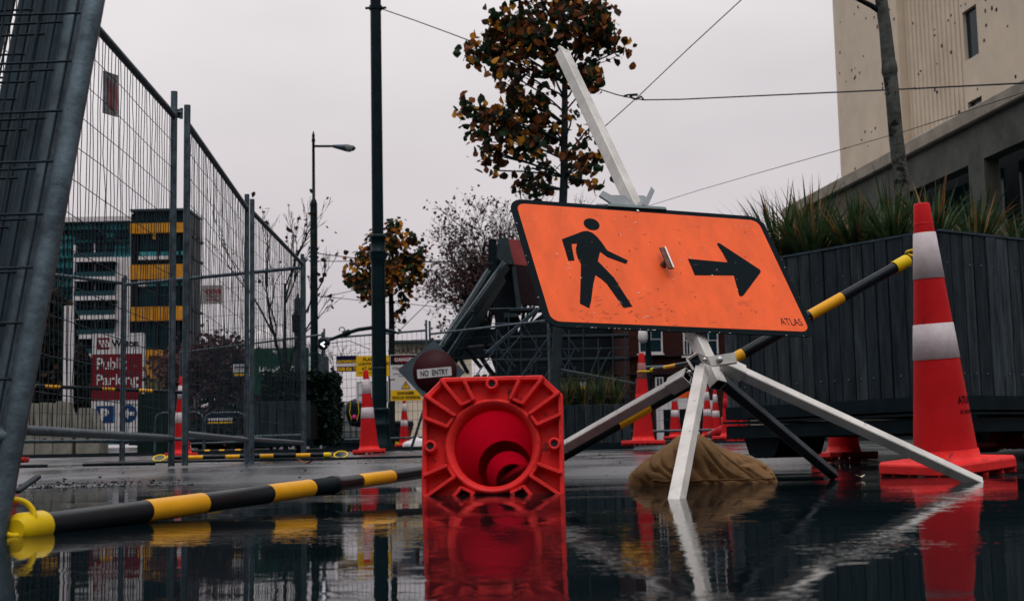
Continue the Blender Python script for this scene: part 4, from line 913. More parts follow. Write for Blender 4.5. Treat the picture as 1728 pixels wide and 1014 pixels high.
blobs = [(880, -20, 48, 60), (930, -40, 50, 40), (985, -30, 45, 40), (845, 30, 26, 90), (865, 45, 34, 90), (905, 40, 38, 90), (950, 35, 42, 90), (995, 40, 34, 120), (1010, 62, 24, 120), (1022, 40, 14, 120), (1020, 90, 18, 140), (1048, 97, 10, 140), (985, 85, 28, 140), (940, 85, 34, 120),
         (898, 85, 30, 120), (860, 85, 26, 140), (830, 80, 20, 140), (805, 92, 13, 150), (785, 80, 8, 150), (875, 118, 17, 170), (930, 128, 24, 170), (985, 122, 20, 170), (1000, 150, 14, 190), (915, 150, 12, 190), (850, 135, 14, 190), (868, 150, 19, 200), (845, 155, 12, 200), (890, 172, 20, 210), (860, 190, 22, 220), (826, 192, 16, 230), (800, 198, 13, 230), (788, 188, 7, 230), (840, 212, 17, 240),
         (800, 218, 12, 240), (872, 222, 22, 250), (908, 200, 18, 230), (925, 215, 12, 240), (845, 242, 14, 260), (880, 250, 17, 270), (908, 240, 15, 260), (820, 264, 9, 290), (845, 268, 9, 300), (836, 280, 6, 300), (900, 272, 12, 290), (895, 300, 10, 320), (925, 285, 9, 300), (910, 318, 7, 320), (885, 318, 6, 320), (965, 238, 8, 270), (984, 240, 8, 270), (975, 275, 8, 300), (1000, 262, 8, 300), (1008, 275, 6, 300), (985, 288, 6, 300), (965, 205, 7, 240), (998, 297, 5, 300), (966, 287, 5, 300)]
leafy('autumn_tree', 'tall autumn street tree with brown and green leaves behind the leaning mast', b0,
      [(937, 640), (941, 560), (950, 340), (951, 320), (952, 300), (952, 270), (952, 240), (953, 210), (953, 190), (953, 170), (953, 140), (954, 120), (954, 90), (953, 60), (952, 40), (950, -60)],
      [.062, .056, .05, .044, .043, .042, .04, .038, .036, .034, .032, .03, .028, .024, .02, .015, .008], blobs, Y, .088, 1.75, 3, wts=(.40, .26, .07, .27), bark=mat('autumn_tree_bark', (.055, .06, .058), .85, 0, .4, 9, .5, 40, spots=((.015, .018, .018), 12, .58)))
Y = 26.0; b0 = G(660, 752, Y)
blobs = [(664, 384, 11, 460), (665, 410, 17, 470), (690, 405, 10, 470), (645, 425, 18, 480), (675, 440, 24, 480), (697, 436, 14, 480), (620, 425, 12, 490), (615, 445, 16, 490), (640, 455, 24, 490), (670, 465, 24, 490), (700, 455, 12, 490), (605, 470, 14, 500), (592, 468, 8, 500), (625, 482, 17, 500), (655, 485, 17, 500), (685, 480, 13, 500), (712, 433, 7, 480), (612, 490, 8, 500), (672, 525, 5, 540), (668, 538, 4, 540), (680, 505, 5, 510), (636, 404, 8, 470), (665, 375, 5, 460), (622, 497, 6, 500)]
leafy('autumn_tree', 'small round autumn tree with orange and green leaves behind the tall teal pole', b0, [(661, 640), (661, 560), (661, 540), (660, 510), (660, 500), (659, 490), (660, 480), (661, 460), (663, 400)],
      [.08, .065, .06, .055, .05, .045, .04, .035, .03, .012], blobs, Y, .10, 4.6, 9, wts=(.42, .20, .16, .22), twig=.008)

# ---------------------------------------------------------------- bare trees
def bare(name, label, base, top_pt, h_r, seed, levels=6, spread=.5, first=None, leafmat=None, nleaf=0, ls=.12, kids=(2, 3), shrink=.76, twig=.012, wild=.25, lean=V((0, 0, 0))):
    rr = R(seed); root = thing(name, label, 'tree', base); o_ = V(base); mb = MB(); lmb = MB(); ends = []
    def rec(p, d, L_, r, lv):
        mid = p+d*(L_*.5)+V((rr.gauss(0, 1), rr.gauss(0, 1), rr.gauss(0, 1)))*L_*.04; e_ = p+d*L_
        mb.tube([p, mid, e_], [r, r*.85, r*.7], 6 if lv < 2 else (4 if lv < 4 else 3), cap=False)
        if lv >= levels: ends.append(e_); return
        if lv >= levels-2: ends.append(e_)
        for i in range(rr.randint(*kids)+(1 if lv == 0 else 0)):
            a = rr.uniform(0, 2*pi); o1 = d.orthogonal().normalized(); ax_ = Matrix.Rotation(a, 3, d) @ o1
            nd = (d+ax_*rr.uniform(.5, 1.25)*spread*1.6+V((0, 0, .12))+lean*.2).normalized(); t_ = rr.uniform(.55, 1)
            rec(p+d*(L_*t_), nd, L_*shrink*rr.uniform(.75, 1.15), max(twig, r*.62), lv+1)
    H = (V(top_pt)-V(base)).length; d0 = (V(top_pt)-V(base)).normalized(); rec(V(base), d0, H*(first or .33), h_r, 0)
    mb.build('branches', bark_dark, root, o_)
    if leafmat:
        for i in range(nleaf):
            e_ = rr.choice(ends); leaf(lmb, e_+V((rr.gauss(0, 1), rr.gauss(0, 1), rr.gauss(0, 1)))*ls*2.2, ls*rr.uniform(.6, 1.2), rr, 0)
        lmb.build('crown', [leafmat], root, o_)
    return root
bare('bare_tree', 'large spreading tree with thin dull brown leaves behind the ruined church', G(850, 745, 60), at(836, 322, 60), .22, 17, 8, .50, .31, dusk, 3800, .13, (2, 3), .77, .010)
bare('bare_tree', 'sparse leafless crown rising behind the sign top left corner', G(880, 745, 66), at(870, 345, 66), .2, 23, 8, .36, .38, dusk, 300, .09, (2, 3), .76, .008)
bare('young_bare_tree', 'young bare tree with a few dead leaves behind the third fence panel', G(482, 752, 24), at(478, 350, 24), .05, 6, 6, .22, .42, leaf_d, 60, .09, (2, 3), .66, .0045)
bare('dark_autumn_tree', 'dense dark purple brown tree behind the middle mesh fence panel', G(366, 750, 48), at(366, 560, 48), .2, 41, 6, .50, .30, dusk, 6000, .17, (2, 3), .76, .016)
bare('bare_tree', 'bare leafless small tree directly behind the slim street lamp', G(548, 750, 45), at(548, 510, 45), .05, 44, 5, .4, .35, None, 0, .1, (2, 3), .72, .008)

def foliage_mass(name, label, cat, c, dims, n, ls, seed, mats, group=None, trunk=None):
    rr = R(seed); c = V(c); root = thing(name, label, cat, (c.x, c.y, ground_z(c.x, c.y)), group); o_ = V(root.location); mb = MB(); ph = rr.uniform(0, 9)
    for i in range(n):
        v = V((rr.gauss(0, 1), rr.gauss(0, 1), rr.gauss(0, 1))).normalized()*rr.random()**.25
        k_ = 1+.22*noise.noise(v*1.8+V((ph, 0, 0)))+.15*noise.noise(v*4+V((0, ph, 0)))
        p = c+V((v.x*dims[0]*k_, v.y*dims[1]*k_, v.z*dims[2]*k_)); leaf(mb, p, ls*rr.uniform(.6, 1.3), rr, rr.choices(range(len(mats)), [3, 1][:len(mats)])[0])
    mb.build('crown', list(mats), root, o_)
    if trunk: t_ = MB(); t_.tube([o_, c], trunk, 8); t_.build('trunk', bark_dark, root, o_)
    return root
c = at(82, 600, 62); foliage_mass('evergreen_tree', 'dark evergreen tree behind the leaning fence stack, left of the parking board', 'tree', c, (1.3, 1.3, 2.9), 5200, .28, 71, (ever, leaf_d), trunk=.15)
c = at(130, 650, 60); foliage_mass('evergreen_shrub', 'low dark evergreen shrub between the concrete blocks and the parking board', 'shrub', c, (1.0, .8, 1.6), 2600, .22, 72, (ever, leaf_d), trunk=.05)
c = at(395, 722, 30); foliage_mass('evergreen_shrub', 'dark shrub behind the second and third fence panels', 'shrub', c, (1.5, 1.0, .55), 3600, .12, 73, (ever, dusk), trunk=.05)
# clipped hedge in a timber planter behind the third panel
def clipped_hedge(label, x0, x1, ytop, ybot, Y, dy, seed, n):
    rr = R(seed); a = at(x0, ytop, Y); b = at(x1, ybot, Y); root = thing('clipped_hedge', label, 'hedge', ((a.x+b.x)/2, Y, ground_z(0, Y))); o_ = V(root.location); mb = MB()
    for i in range(n):
        p = V((rr.uniform(a.x, b.x), rr.uniform(Y-.05, Y+dy), rr.uniform(b.z, a.z)))
        if rr.random() < .75:
            f_ = rr.choice('fftlr')
            if f_ == 'f': p.y = Y+abs(rr.gauss(0, .04))
            elif f_ == 't': p.z = a.z-abs(rr.gauss(0, .05))
            elif f_ == 'l': p.x = a.x+abs(rr.gauss(0, .04))
            else: p.x = b.x-abs(rr.gauss(0, .04))
        p += V((rr.gauss(0, .02), 0, rr.gauss(0, .025))); leaf(mb, p, .05*rr.uniform(.6, 1.4), rr, 0 if rr.random() < .75 else 1)
    mb.build('foliage', [ever, ever2], root, o_); s_ = MB(); s_.tube([o_, V((o_.x, Y+dy/2, a.z-.1))], .03, 6); s_.build('stem', bark_dark, root, o_)
clipped_hedge('clipped dark green hedge beside the foot of the slim street lamp', 446, 561, 634, 745, 17.2, .8, 5, 15000)
def low_planter(label, x0, x1, ytop, ybot, Y, seed, w_=.105):
    rr = R(seed); a = at(x0, ytop, Y); b = at(x1, ytop, Y); zb_ = at(x0, ybot, Y).z; root = thing('timber_planter', label, 'planter', ((a.x+b.x)/2, Y, zb_)); o_ = V(root.location)
    mb = MB(); x = a.x
    while x < b.x: mb.box((x+w_/2, Y+rr.uniform(-.008, .008), (a.z+zb_)/2), (w_-.008, .03, a.z-zb_+rr.uniform(-.01, .006)), rr.choice((0, 1)), bev=.003); x += w_
    mb.build('plank_side', [timber, timber2], root, o_)
    mb = MB(); mb.box(((a.x+x)/2, Y+.45, (a.z+zb_)/2-.02), (x-a.x, .86, a.z-zb_-.06)); mb.build('soil_box', soil, root, o_)
    mb = MB(); mb.box(((a.x+x)/2, Y-.03, zb_-.03), (x-a.x+.05, .05, .08)); mb.build('steel_channel', dark_steel, root, o_)
low_planter('low timber planter under the clipped hedge behind the third fence panel', 424, 512, 678, 744, 16.6, 3)
low_planter('low timber planter behind the sandbag and left tripod leg', 938, 1058, 684, 750, 15.2, 4)
for i, (x, ln) in enumerate(((958, .42), (985, .38), (1012, .45), (1040, .36))):
    c = at(x, 684, 15.5); tuft('grass_tuft', ['brown grass tuft by the grey tree trunk', 'brown grass tuft under the small blue notice', 'tallest brown grass tuft in the low planter', 'brown grass tuft beside the all red cone'][i], c, 90, ln, .7, 90+i, 'grass tufts in the low planter', .007)

# ---------------------------------------------------------------- sandbag
def sandbag():
    c = at(1176, 815, 4.12); rr = R(2); mb = MB(); n, m_ = 220, 84; vv = []
    for j in range(m_+1):
        t = j/m_; ph = t*pi*.5*1.18-.09*pi                               # below rim .. top
        for i in range(n):
            a = 2*pi*i/n; x = cos(a); y = sin(a); cr = max(0, cos(ph)); z = sin(ph)
            # pinched tail towards the right, blunt on the left
            rx = .228*(1+.10*x); ry = .15*(1-.35*max(0, x)**2)
            px_ = x*rx*cr**.62 if cr > 0 else 0; py_ = y*ry*cr**.62 if cr > 0 else 0
            hz = .160*z**.95 if z > 0 else .10*z
            pk = math.exp(-((px_+.015)/.085)**2); hz *= (.62+.38*pk)
            p = V((px_, py_, hz)); q = p*9
            f_ = noise.noise(V((q.x*.7, q.y*.7, q.z*1.2)))*.010+noise.noise(V((q.x*1.6+q.z*1.5, q.y*2, q.z*3)))*.0025
            wn = noise.noise(V((a*3.2+z*2.2, z*1.3, 5.)))+.5*noise.noise(V((a*7+z*4, z*2, 9.))); wr = (-(1-abs(wn)*5)*.013 if abs(wn) < .2 else 0)*min(1, 2.2*(1-z))+sin(q.z*9+q.x*1.5+noise.noise(q*.7)*4)*.0014*(1-z)
            vv.append(c+p+V((x, y, .6))*(f_+wr)*(1 if cr > .05 else cr*20))
    c.z = 0
    off = V((0, 0, -c.z)); vv = [V((p.x, p.y, p.z-at(1176, 815, 4.12).z-.008)) for p in vv]
    ff = [(j*n+i, j*n+(i+1) % n, (j+1)*n+(i+1) % n, (j+1)*n+i) for j in range(m_) for i in range(n)]
    mb.add(vv, ff, 0, True); o0 = V((c.x, c.y, 0)); root = thing('sandbag', 'sagging brown sandbag heaped in the puddle behind the tripod front leg', 'sandbag', o0)
    mb.build('sack', sack, root, o0)
    mb = MB(); pts = []
    for i in range(40):
        a = pi*1.28+pi*.66*i/39; pts.append(V((c.x+.236*cos(a), c.y+.150*sin(a), .012+.006*noise.noise(V((i*.4, 0, 0))))))
    mb.tube(pts, [.0022+.002*abs(noise.noise(V((i*.7, 3, 0)))) for i in range(40)], 6); mb.build('seam', mat('sack_seam', (.20, .10, .035), .8), root, o0)
sandbag()

# ---------------------------------------------------------------- concrete blocks and site clutter
def blk(x0, x1, xs, yt, Y, label):
    k = Y/F; a = at((x0+x1)/2, 765, Y); zb_ = ground_z(a.x, Y); zt2 = at(x0, yt, Y).z; w_ = (x1-x0)*k; root_c = V((a.x, Y, zb_))
    sl_ = (xs-x0)*k; mb = MB()
    prof = [(-w_/2, zb_), (w_/2, zb_), (w_/2, zb_+(zt2-zb_)*.38), (-w_/2+sl_, zt2), (-w_/2+.06, zt2), (-w_/2, zt2-.12)]
    mb.prism(prof, -.3, .3, 0, Matrix(((1, 0, 0), (0, 0, -1), (0, 1, 0))), (a.x, Y, 0)); mb.prism([(-.03, zb_+.25), (.03, zb_+.25), (.03, zb_+.31), (-.03, zb_+.31)], .29, .303, 1, Matrix(((1, 0, 0), (0, 0, -1), (0, 1, 0))), (a.x, Y, 0))
    tag(mb.build('concrete_block', [concrete, sign_k], None, root_c), label, 'concrete block', 'concrete blocks behind the far left fence')
for x0, x1, xs, yt, lb in ((38, 66, 54, 680, 'leftmost upright concrete block, beside the leaning fence stack'), (68, 98, 86, 680, 'concrete block second from the fence stack, with slanted top'), (97, 129, 112, 678, 'tallest concrete block, third from the leaning fence stack'), (136, 175, 154, 689, 'concrete block standing apart just left of the blue P')):
    blk(x0, x1, xs, yt, 27, lb)
board('white_post', 'tall white post left of the parking board', 'post', 107, 515, 118, 690, 55, [('rect', 113, 516, 115, 689, 1, 1)], [white_p, galv_dark], th=.5)
root = thing('liquid_tank', 'cloudy white liquid tank in a wire cage behind the distant mesh fence', 'tank', at(590, 752, 27)); o_ = root.location.copy()
c = at(590, 711, 27.5); mb = MB(); mb.box(c, (.80, .8, .76), bev=.06); mb.build('tank', ibc, root, o_)
mb = MB()
for i in range(8):
    for z in (0,): mb.bar(c+V((-.42+.12*i, -.42, -.42)), c+V((-.42+.12*i, -.42, .40)), .018, .018)
for i in range(5): mb.bar(c+V((-.43, -.44, -.42+.2*i)), c+V((.43, -.44, -.42+.2*i)), .018, .018)
mb.build('cage', galv_dark, root, o_)
mb = MB(); mb.box(c+V((0, 0, -.5)), (.95, .9, .10)); mb.build('pallet', dark_steel, root, o_)
# dark bundle beside the tank
root = thing('black_sack', 'black bundle with yellow cords and a pink patch hung by the cone', 'sack', at(598, 730, 25.8)); o_ = root.location.copy()
c = at(600, 696, 26); mb = MB(); n = 20; vv = []
for j in range(15):
    ph = -pi/2+pi*j/14
    for i in range(n):
        a = 2*pi*i/n; q = V((cos(a)*cos(ph), sin(a)*cos(ph), sin(ph))); r_ = 1+.22*noise.noise(q*1.7+V((4, 2, 0)))
        vv.append(c+V((q.x*.20*r_, q.y*.16*r_, q.z*.26*r_)))
mb.add(vv, [(j*n+i, j*n+(i+1) % n, (j+1)*n+(i+1) % n, (j+1)*n+i) for j in range(14) for i in range(n)], 0, True); mb.build('sack_body', blk_plastic, root, o_)
mb = MB()
for s_ in (-1, 1): mb.tube([c+V((s_*.07, -.185, .2)), c+V((s_*.09, -.22, 0)), c+V((s_*.05, -.20, -.15))], .008, 5)
mb.build('cord', cap_yel, root, o_)
mb = MB(); mb.lathe([(.045, 0), (.03, .02), (0, .025)], 10, M=Matrix(((1, 0, 0), (0, 0, -1), (0, 1, 0))), off=c+V((0, -.20, -.09))); mb.build('pink_patch', mat('pink_cloth', (.6, .03, .2), .6), root, o_)
root = thing('dark_skip', 'low dark steel skip behind the cone and black bundle', 'skip', at(640, 757, 27)); o_ = root.location.copy()
mb = MB(); c = at(620, 737, 28.5)
mb.prism([(-.95, .28), (.95, .28), (.8, -.25), (-.8, -.25)], -.5, .5, 0, Matrix(((1, 0, 0), (0, 0, -1), (0, 1, 0))), c); mb.build('bin', dark_steel, root, o_)
mb = MB(); mb.bar(c+V((-1, -.5, .28)), c+V((1, -.5, .28)), .05, .05); mb.build('rim', galv_dark, root, o_)
def crowd_barrier(x0, x1, yt, yb, Y, label):
    a = at(x0, yt, Y); b = at(x1, yb, Y); zb_ = ground_z(a.x, Y); root = thing('crowd_barrier', label, 'crowd barrier', ((a.x+b.x)/2, Y, zb_), 'crowd control barriers'); o_ = V(root.location)
    mb = MB(); r_ = .12; pts = [V((a.x, Y, zb_)), V((a.x, Y, a.z-r_)), V((a.x+r_*.3, Y, a.z-r_*.3)), V((a.x+r_, Y, a.z)), V((b.x-r_, Y, a.z)), V((b.x-r_*.3, Y, a.z-r_*.3)), V((b.x, Y, a.z-r_)), V((b.x, Y, zb_))]
    mb.tube(pts, .02, 8); mb.tube([V((a.x, Y, zb_+.2)), V((b.x, Y, zb_+.2))], .015, 6); mb.build('frame', galv, root, o_)
    mb = MB(); n = int((b.x-a.x)/.11)
    for i in range(1, n): x = a.x+(b.x-a.x)*i/n; mb.tube([V((x, Y, zb_+.2)), V((x, Y, a.z))], .006, 5, cap=False)
    mb.build('bars', galv, root, o_)
crowd_barrier(346, 414, 697, 745, 22.5, 'crowd barrier carrying the low blue notice behind the middle panel')
crowd_barrier(262, 343, 697, 745, 22.8, 'crowd barrier behind the cone between the fence panels')
root = thing('plastic_block', 'low yellow plastic barrier foot behind the small distant cone', 'barrier block', at(680, 752, 27)); o_ = V(root.location)
mb = MB(); c = at(668, 742, 27); mb.prism([(-.09, -.12), (.2, -.12), (.2, .04), (.12, .04), (.10, -.04), (-.02, -.04), (-.04, .04), (-.09, .04)], -.15, .15, 0, Matrix(((1, 0, 0), (0, 0, -1), (0, 1, 0))), c)
mb.prism([(.2, -.10), (.52, -.10), (.52, .06), (.35, .06), (.33, -.02), (.2, -.02)], -.1, .1, 0, Matrix(((1, 0, 0), (0, 0, -1), (0, 1, 0))), c); mb.build('foot_block', cap_yel, root, o_)
mb = MB(); rr = R(3); c = at(705, 750, 22); vv = []
for j in range(9):
    for i in range(16):
        a = 2*pi*i/16; ph = pi/2*j/8; q = V((cos(a)*cos(ph), sin(a)*cos(ph), sin(ph))); r_ = 1+.3*noise.noise(q*2)
        vv.append(c+V((q.x*.24*r_, q.y*.2*r_, q.z*.14*r_-.03)))
mb.add(vv, [(j*16+i, j*16+(i+1) % 16, (j+1)*16+(i+1) % 16, (j+1)*16+i) for j in range(8) for i in range(16)], 0, True)
tag(mb.build('white_bag', sign_w, None, c), 'crumpled white bag on the road against the fallen cone edge', 'bag')
# kerb lines and pavement
def strip(name, pts, h, m, w_=.12, z=.0):
    mb = MB(); n = len(pts)
    for (x0, y0), (x1, y1) in zip(pts, pts[1:]):
        a = V((x0, y0, ground_z(x0, y0)+z)); b = V((x1, y1, ground_z(x1, y1)+z)); mb.bar(a, b, w_, h)
    struct(mb.build(name, m))
asph_d = mat('dark_kerb_stone', (.03, .035, .038), .5, 0, .3, 8, .4, 60)
paving = mat('pale_wet_paving', (.085, .085, .088), .35, 0, .25, 3, .3, 80)
strip('kerb', [(-9, 9.4), (-5, 9.3), (-3.2, 9.2)], .05, asph_d, .10)
strip('kerb', [(-3.3, 10.9), (0, 11.0), (-1.0, 11.0)][:2], .035, asph_d, .10)
strip('kerb', [(-20, 19), (-3, 19), (3, 19.4), (9, 19.6)], .10, asph_d, .15)

def debris(label, cat, name, cx_, cy_, n, sx, sy, s0, s1, mats, seed, stuff=True):
    rr = R(seed); mb = MB()
    for i in range(n):
        x = cx_+rr.gauss(0, sx); y = cy_+rr.gauss(0, sy); z = max(ground_z(x, y), -.004); s_ = rr.uniform(s0, s1)
        mb.box((x, y, z+s_*.25), (s_*rr.uniform(.7, 1.8), s_*rr.uniform(.7, 1.5), s_*.6), rr.randrange(len(mats)), Matrix.Rotation(rr.uniform(0, pi), 3, V((rr.gauss(0, .3), rr.gauss(0, .3), 1)).normalized()), bev=s_*.12)
    o = mb.build(name, mats, None, (cx_, cy_, 0)); o['label'] = label; o['category'] = cat; o['kind'] = 'stuff'
stone_m = mat('wet_grit', (.03, .033, .035), .4, 0, .4, 30)
debris('dark wet grit washed up at the puddle edge by the fence stack', 'gravel', 'gravel', -1.95, 5.9, 260, .30, .22, .003, .011, [stone_m], 3)
debris('fine grit scattered over the wet road', 'gravel', 'road_grit', -.8, 9.0, 420, 2.2, 1.6, .002, .009, [stone_m, leaf_d], 4)
debris('pale specks painting glints on the puddle in front, with brown leaf scraps', 'specks', 'glint_specks', .1, 2.9, 70, .9, .8, .0015, .004, [mat('painted_glint', (.4, .38, .34), .6), leaf_b], 15)  # pale specks paint sky glints on the water; brown ones are leaf scraps
def lone_leaf(px, py_, Y, label, m_, s_=.06):
    p = at(px, py_, Y); p.z = max(ground_z(p.x, p.y), 0)+.008; mb = MB(); rr = R(int(px))
    o = [(0, -.55), (.36, -.3), (.48, .08), (.25, .4), (0, .62), (-.25, .4), (-.48, .08), (-.36, -.3)]
    top = [p+V((a*s_, b*s_, abs(a)*s_*.5)) for a, b in o]; bot = [q-V((0, 0, .0015)) for q in top]
    mb.add(top+bot, [(0, 1, 2, 3, 4), (0, 4, 5, 6, 7), (12, 11, 10, 9, 8), (15, 14, 13, 12, 8)]+[(i, i+8, (i+1) % 8+8, (i+1) % 8) for i in range(8)])
    tag(mb.build('fallen_leaf', m_, None, p), label, 'leaf')
lone_leaf(518, 783, 8.2, 'brown curled leaf on the wet road below the third fence post', leaf_b, .13)
lone_leaf(1452, 801, 4.2, 'pale scrap of leaf floating in front of the tall cone base', mat('pale_leaf', (.5, .4, .32), .6), .03)
lone_leaf(1392, 757, 7.6, 'tiny orange leaf on the wet road under the planter', leaf_o, .05)
mb = MB(); a = at(28, 822, 4.0); b = at(64, 810, 4.3); a.z = .02; b.z = .06; mb.bar(a, b, .02, .012, bev=.002); tag(mb.build('timber_offcut', timber, None, a), 'dark flat timber offcut at the puddle edge beside the leaning posts', 'offcut')
mb = MB(); pts = [at(x, y, 9.6) for x, y in ((140, 771), (180, 769), (230, 768), (262, 770))]
for p in pts: p.z = ground_z(p.x, p.y)+.012
mb.tube(pts, .012, 6); tag(mb.build('loose_cable', blk_plastic, None, pts[0]), 'black cable lying on the road left of the nearest fence post', 'cable')

# ---------------------------------------------------------------- far buildings
def bx(mb, x0, y0, x1, y1, Y, dep, mi, ref=None):
    c = at((x0+x1)/2, (y0+y1)/2, Y); k = Y/F; mb.box((c.x, Y+dep/2, c.z), ((x1-x0)*k, dep, (y1-y0)*k), mi)
# teal glass block
Y = 200; root = thing('glass_building', 'tall teal glass building with stacked balconies behind the left fence', 'building', at(155, 745, Y)); o_ = V(root.location)
mb = MB(); bx(mb, 60, 374, 219, 750, Y, 8, 0); wl = mb.build('wall', [glass_teal], root, o_)
mb = MB(); bx(mb, 60, 366, 220, 374, Y-1, 9, 0); mb.build('roof', white_p, root, o_)
mb = MB(); rr = R(7)
for x in range(64, 220, 7):
    bx(mb, x, 376, x+.8, 432, Y-.4, .4, 0)
for x in range(64, 124, 7): bx(mb, x, 432, x+.8, 745, Y-.4, .4, 0)
for y in range(388, 745, 16): bx(mb, 60, y, 124, y+1, Y-.5, .4, 0)
for y in (388, 400, 408, 420): bx(mb, 124, y, 219, y+1, Y-.5, .4, 0)
for y in range(385, 740, 33):
    for q in range(3):
        x = rr.choice(range(64, 118, 7)); bx(mb, x, y+3, x+rr.choice((14, 21, 28)), y+10, Y-.3, .3, 1)
bx(mb, 124, 387, 160, 398, Y-.3, .25, 1); bx(mb, 160, 391, 177, 399, Y-.32, .25, 1); bx(mb, 194, 391, 219, 402, Y-.3, .25, 1)
mb.build('glazing_bars', [dark_wall, glass_dark], root, o_)
mb = MB(); bx(mb, 193, 432, 219, 745, Y-1.2, 1.2, 0); bx(mb, 121, 411, 124, 745, Y-1.2, 1.2, 0); mb.build('white_column', white_p, root, o_)
for i in range(9):
    y = 411+32.4*i; bc = MB(); bx(bc, 124, y, 193, y+23, Y-.2, .2, 1); bx(bc, 159, y, 161, y+23, Y-.5, .3, 0); bx(bc, 177, y, 178, y+23, Y-.5, .3, 2)
    bx(bc, 124, y+23.5, 193, y+30.5, Y-3, 3, 0); bx(bc, 124, y+15, 193, y+23, Y-3, .15, 2); bx(bc, 124, y+30.5, 193, y+31.5, Y-3.1, 3.1, 3)
    bc.build('balcony', [white_p, glass_dark, mat('balcony_glass', (.03, .10, .12), .2), dark_wall], root, o_)
# dark tower with ochre bands
Y = 180; root = thing('banded_building', 'dark building with orange yellow banner bands behind the fence posts', 'building', at(268, 745, Y)); o_ = V(root.location)
mb = MB(); bx(mb, 219, 356, 318, 750, Y, 7, 0); mb.build('wall', dark_wall, root, o_)
mb = MB(); bx(mb, 219, 352, 319, 356, Y-1, 8, 0); mb.build('roof', galv_dark, root, o_)
for y0, y1 in ((376, 393), (446, 471), (517, 541)):
    mb = MB(); bx(mb, 219, y0, 318, y1, Y-1, 1, 0); rr = R(y0)
    if y0 == 376: bx(mb, 258, 393, 262, 404, Y-1, 1, 0); bx(mb, 222, 392, 258, 394, Y-1.2, 1, 0)
    mb.build('banner_band', ochre, root, o_)
mb = MB()
for y0, y1, m_ in ((358, 375, 1), (395, 422, 1), (424, 431, 2), (439, 445, 1), (473, 483, 2), (485, 516, 1), (543, 600, 1), (602, 690, 1)):
    bx(mb, 230, y0, 316, y1, Y-.3, .3, m_)
bx(mb, 233, 432, 285, 438, Y-.8, .8, 0); bx(mb, 233, 473, 246, 483, Y-.8, .8, 0)
for x in (222, 229, 264, 284, 300): bx(mb, x, 395, x+3, 700, Y-.9, .9, 3)
mb.build('window_band', [white_p, glass_dark, glass_teal, dark_wall], root, o_)
mb = MB()
for y in (398, 432, 520): bx(mb, 318, y, 326, y+4, Y+2, 6, 0); bx(mb, 318, y-14, 321, y, Y+2, 6, 0)
mb.build('side_balcony', dark_wall, root, o_)
mb = MB(); bx(mb, 240, 590, 270, 600, Y-12, 10, 0); bx(mb, 246, 600, 250, 640, Y-12, 8, 0); tag(mb.build('site_hoarding', ochre, None, at(255, 640, 168)), 'small yellow lit panel at the foot of the banded building', 'hoarding')
mb = MB(); bx(mb, 235, 638, 285, 657, 60, .1, 0); tag(mb.build('site_hoarding', mat('olive_hoarding', (.16, .15, .05), .7), None, at(260, 650, 60)), 'olive yellow hoarding right of the parking board', 'hoarding')
mb = MB(); bx(mb, 232, 664, 278, 765, 26, .6, 0); tag(mb.build('green_container', mat('dark_green_steel', (.006, .03, .025), .5), None, at(255, 764, 26)), 'dark green container right of the blue P', 'container')
# white tent, distant
Y = 75; root = thing('white_marquee', 'pale round topped marquee above the green banner', 'marquee', at(470, 600, Y)); o_ = V(root.location)
mb = MB(); mb.lathe([(.2, 1.4), (1.0, 1.25), (1.7, .7), (2.0, 0), (2.0, -1.2)], 24, off=at(468, 595, Y)); mb.build('roof', sign_w, root, o_)
mb = MB(); bx(mb, 405, 592, 530, 745, Y, 6, 0); mb.build('wall', mat('grey_hoarding', (.05, .06, .065), .8), root, o_)
# beige shop front with dark name
Y = 120
rr_ = board('shop_building', 'low cream building with dark raised name lettering behind the DANGER board', 'building', 665, 577, 790, 740, Y, [
    ('text', 'HARLEY', 692, 591, 48, 10, 1, 2, .01), ('rect', 665, 600, 790, 602, 1, 1), ('rect', 700, 610, 716, 640, 1, 1), ('rect', 730, 610, 746, 640, 1, 1)], [cream, mat('dark_letters', (.10, .03, .03), .7), galv_dark], th=12)
mb = MB(); bx(mb, 662, 573, 793, 577, Y-1, 14, 0); mb.build('roof', galv_dark, rr_, rr_.location)
# brick building, right of centre
Y = 42; root = thing('brick_building', 'dark red brick building with white framed sash windows below the sign', 'building', at(1150, 745, Y)); o_ = V(root.location)
mb = MB(); bx(mb, 1062, 470, 1262, 752, Y, 8, 0); mb.build('wall', brick, root, o_)
mb = MB(); bx(mb, 1056, 462, 1268, 470, Y-.4, 8.8, 0); mb.build('roof', slate, root, o_)
for y in (628, 598):
    mb = MB(); bx(mb, 1058, y, 1262, y+2.5, Y-.15, .15, 0); mb.build('string_course', slate, root, o_)
for x0, y0, x1, y1 in ((1078, 548, 1118, 596), (1153, 548, 1166, 600), (1178, 548, 1212, 600), (1106, 636, 1120, 668)):
    mb = MB(); bx(mb, x0, y0, x1, y1, Y-.1, .1, 0); wn = mb.build('window', white_p, root, o_)
    mb = MB(); xm = (x0+x1)/2; ym = (y0+y1)/2
    for a, b in ((x0+2.5, xm-.8), (xm+.8, x1-2.5)):
        bx(mb, a, y0+2, b, ym-.8, Y-.11, .01, 0); bx(mb, a, ym+.8, b, y1-3, Y-.11, .01, 0)
    mb.build('pane', glass_dark, wn, o_); mb = MB(); bx(mb, x0-2, y1, x1+3, y1+3, Y-.25, .25, 0); mb.build('sill', white_p, wn, o_)
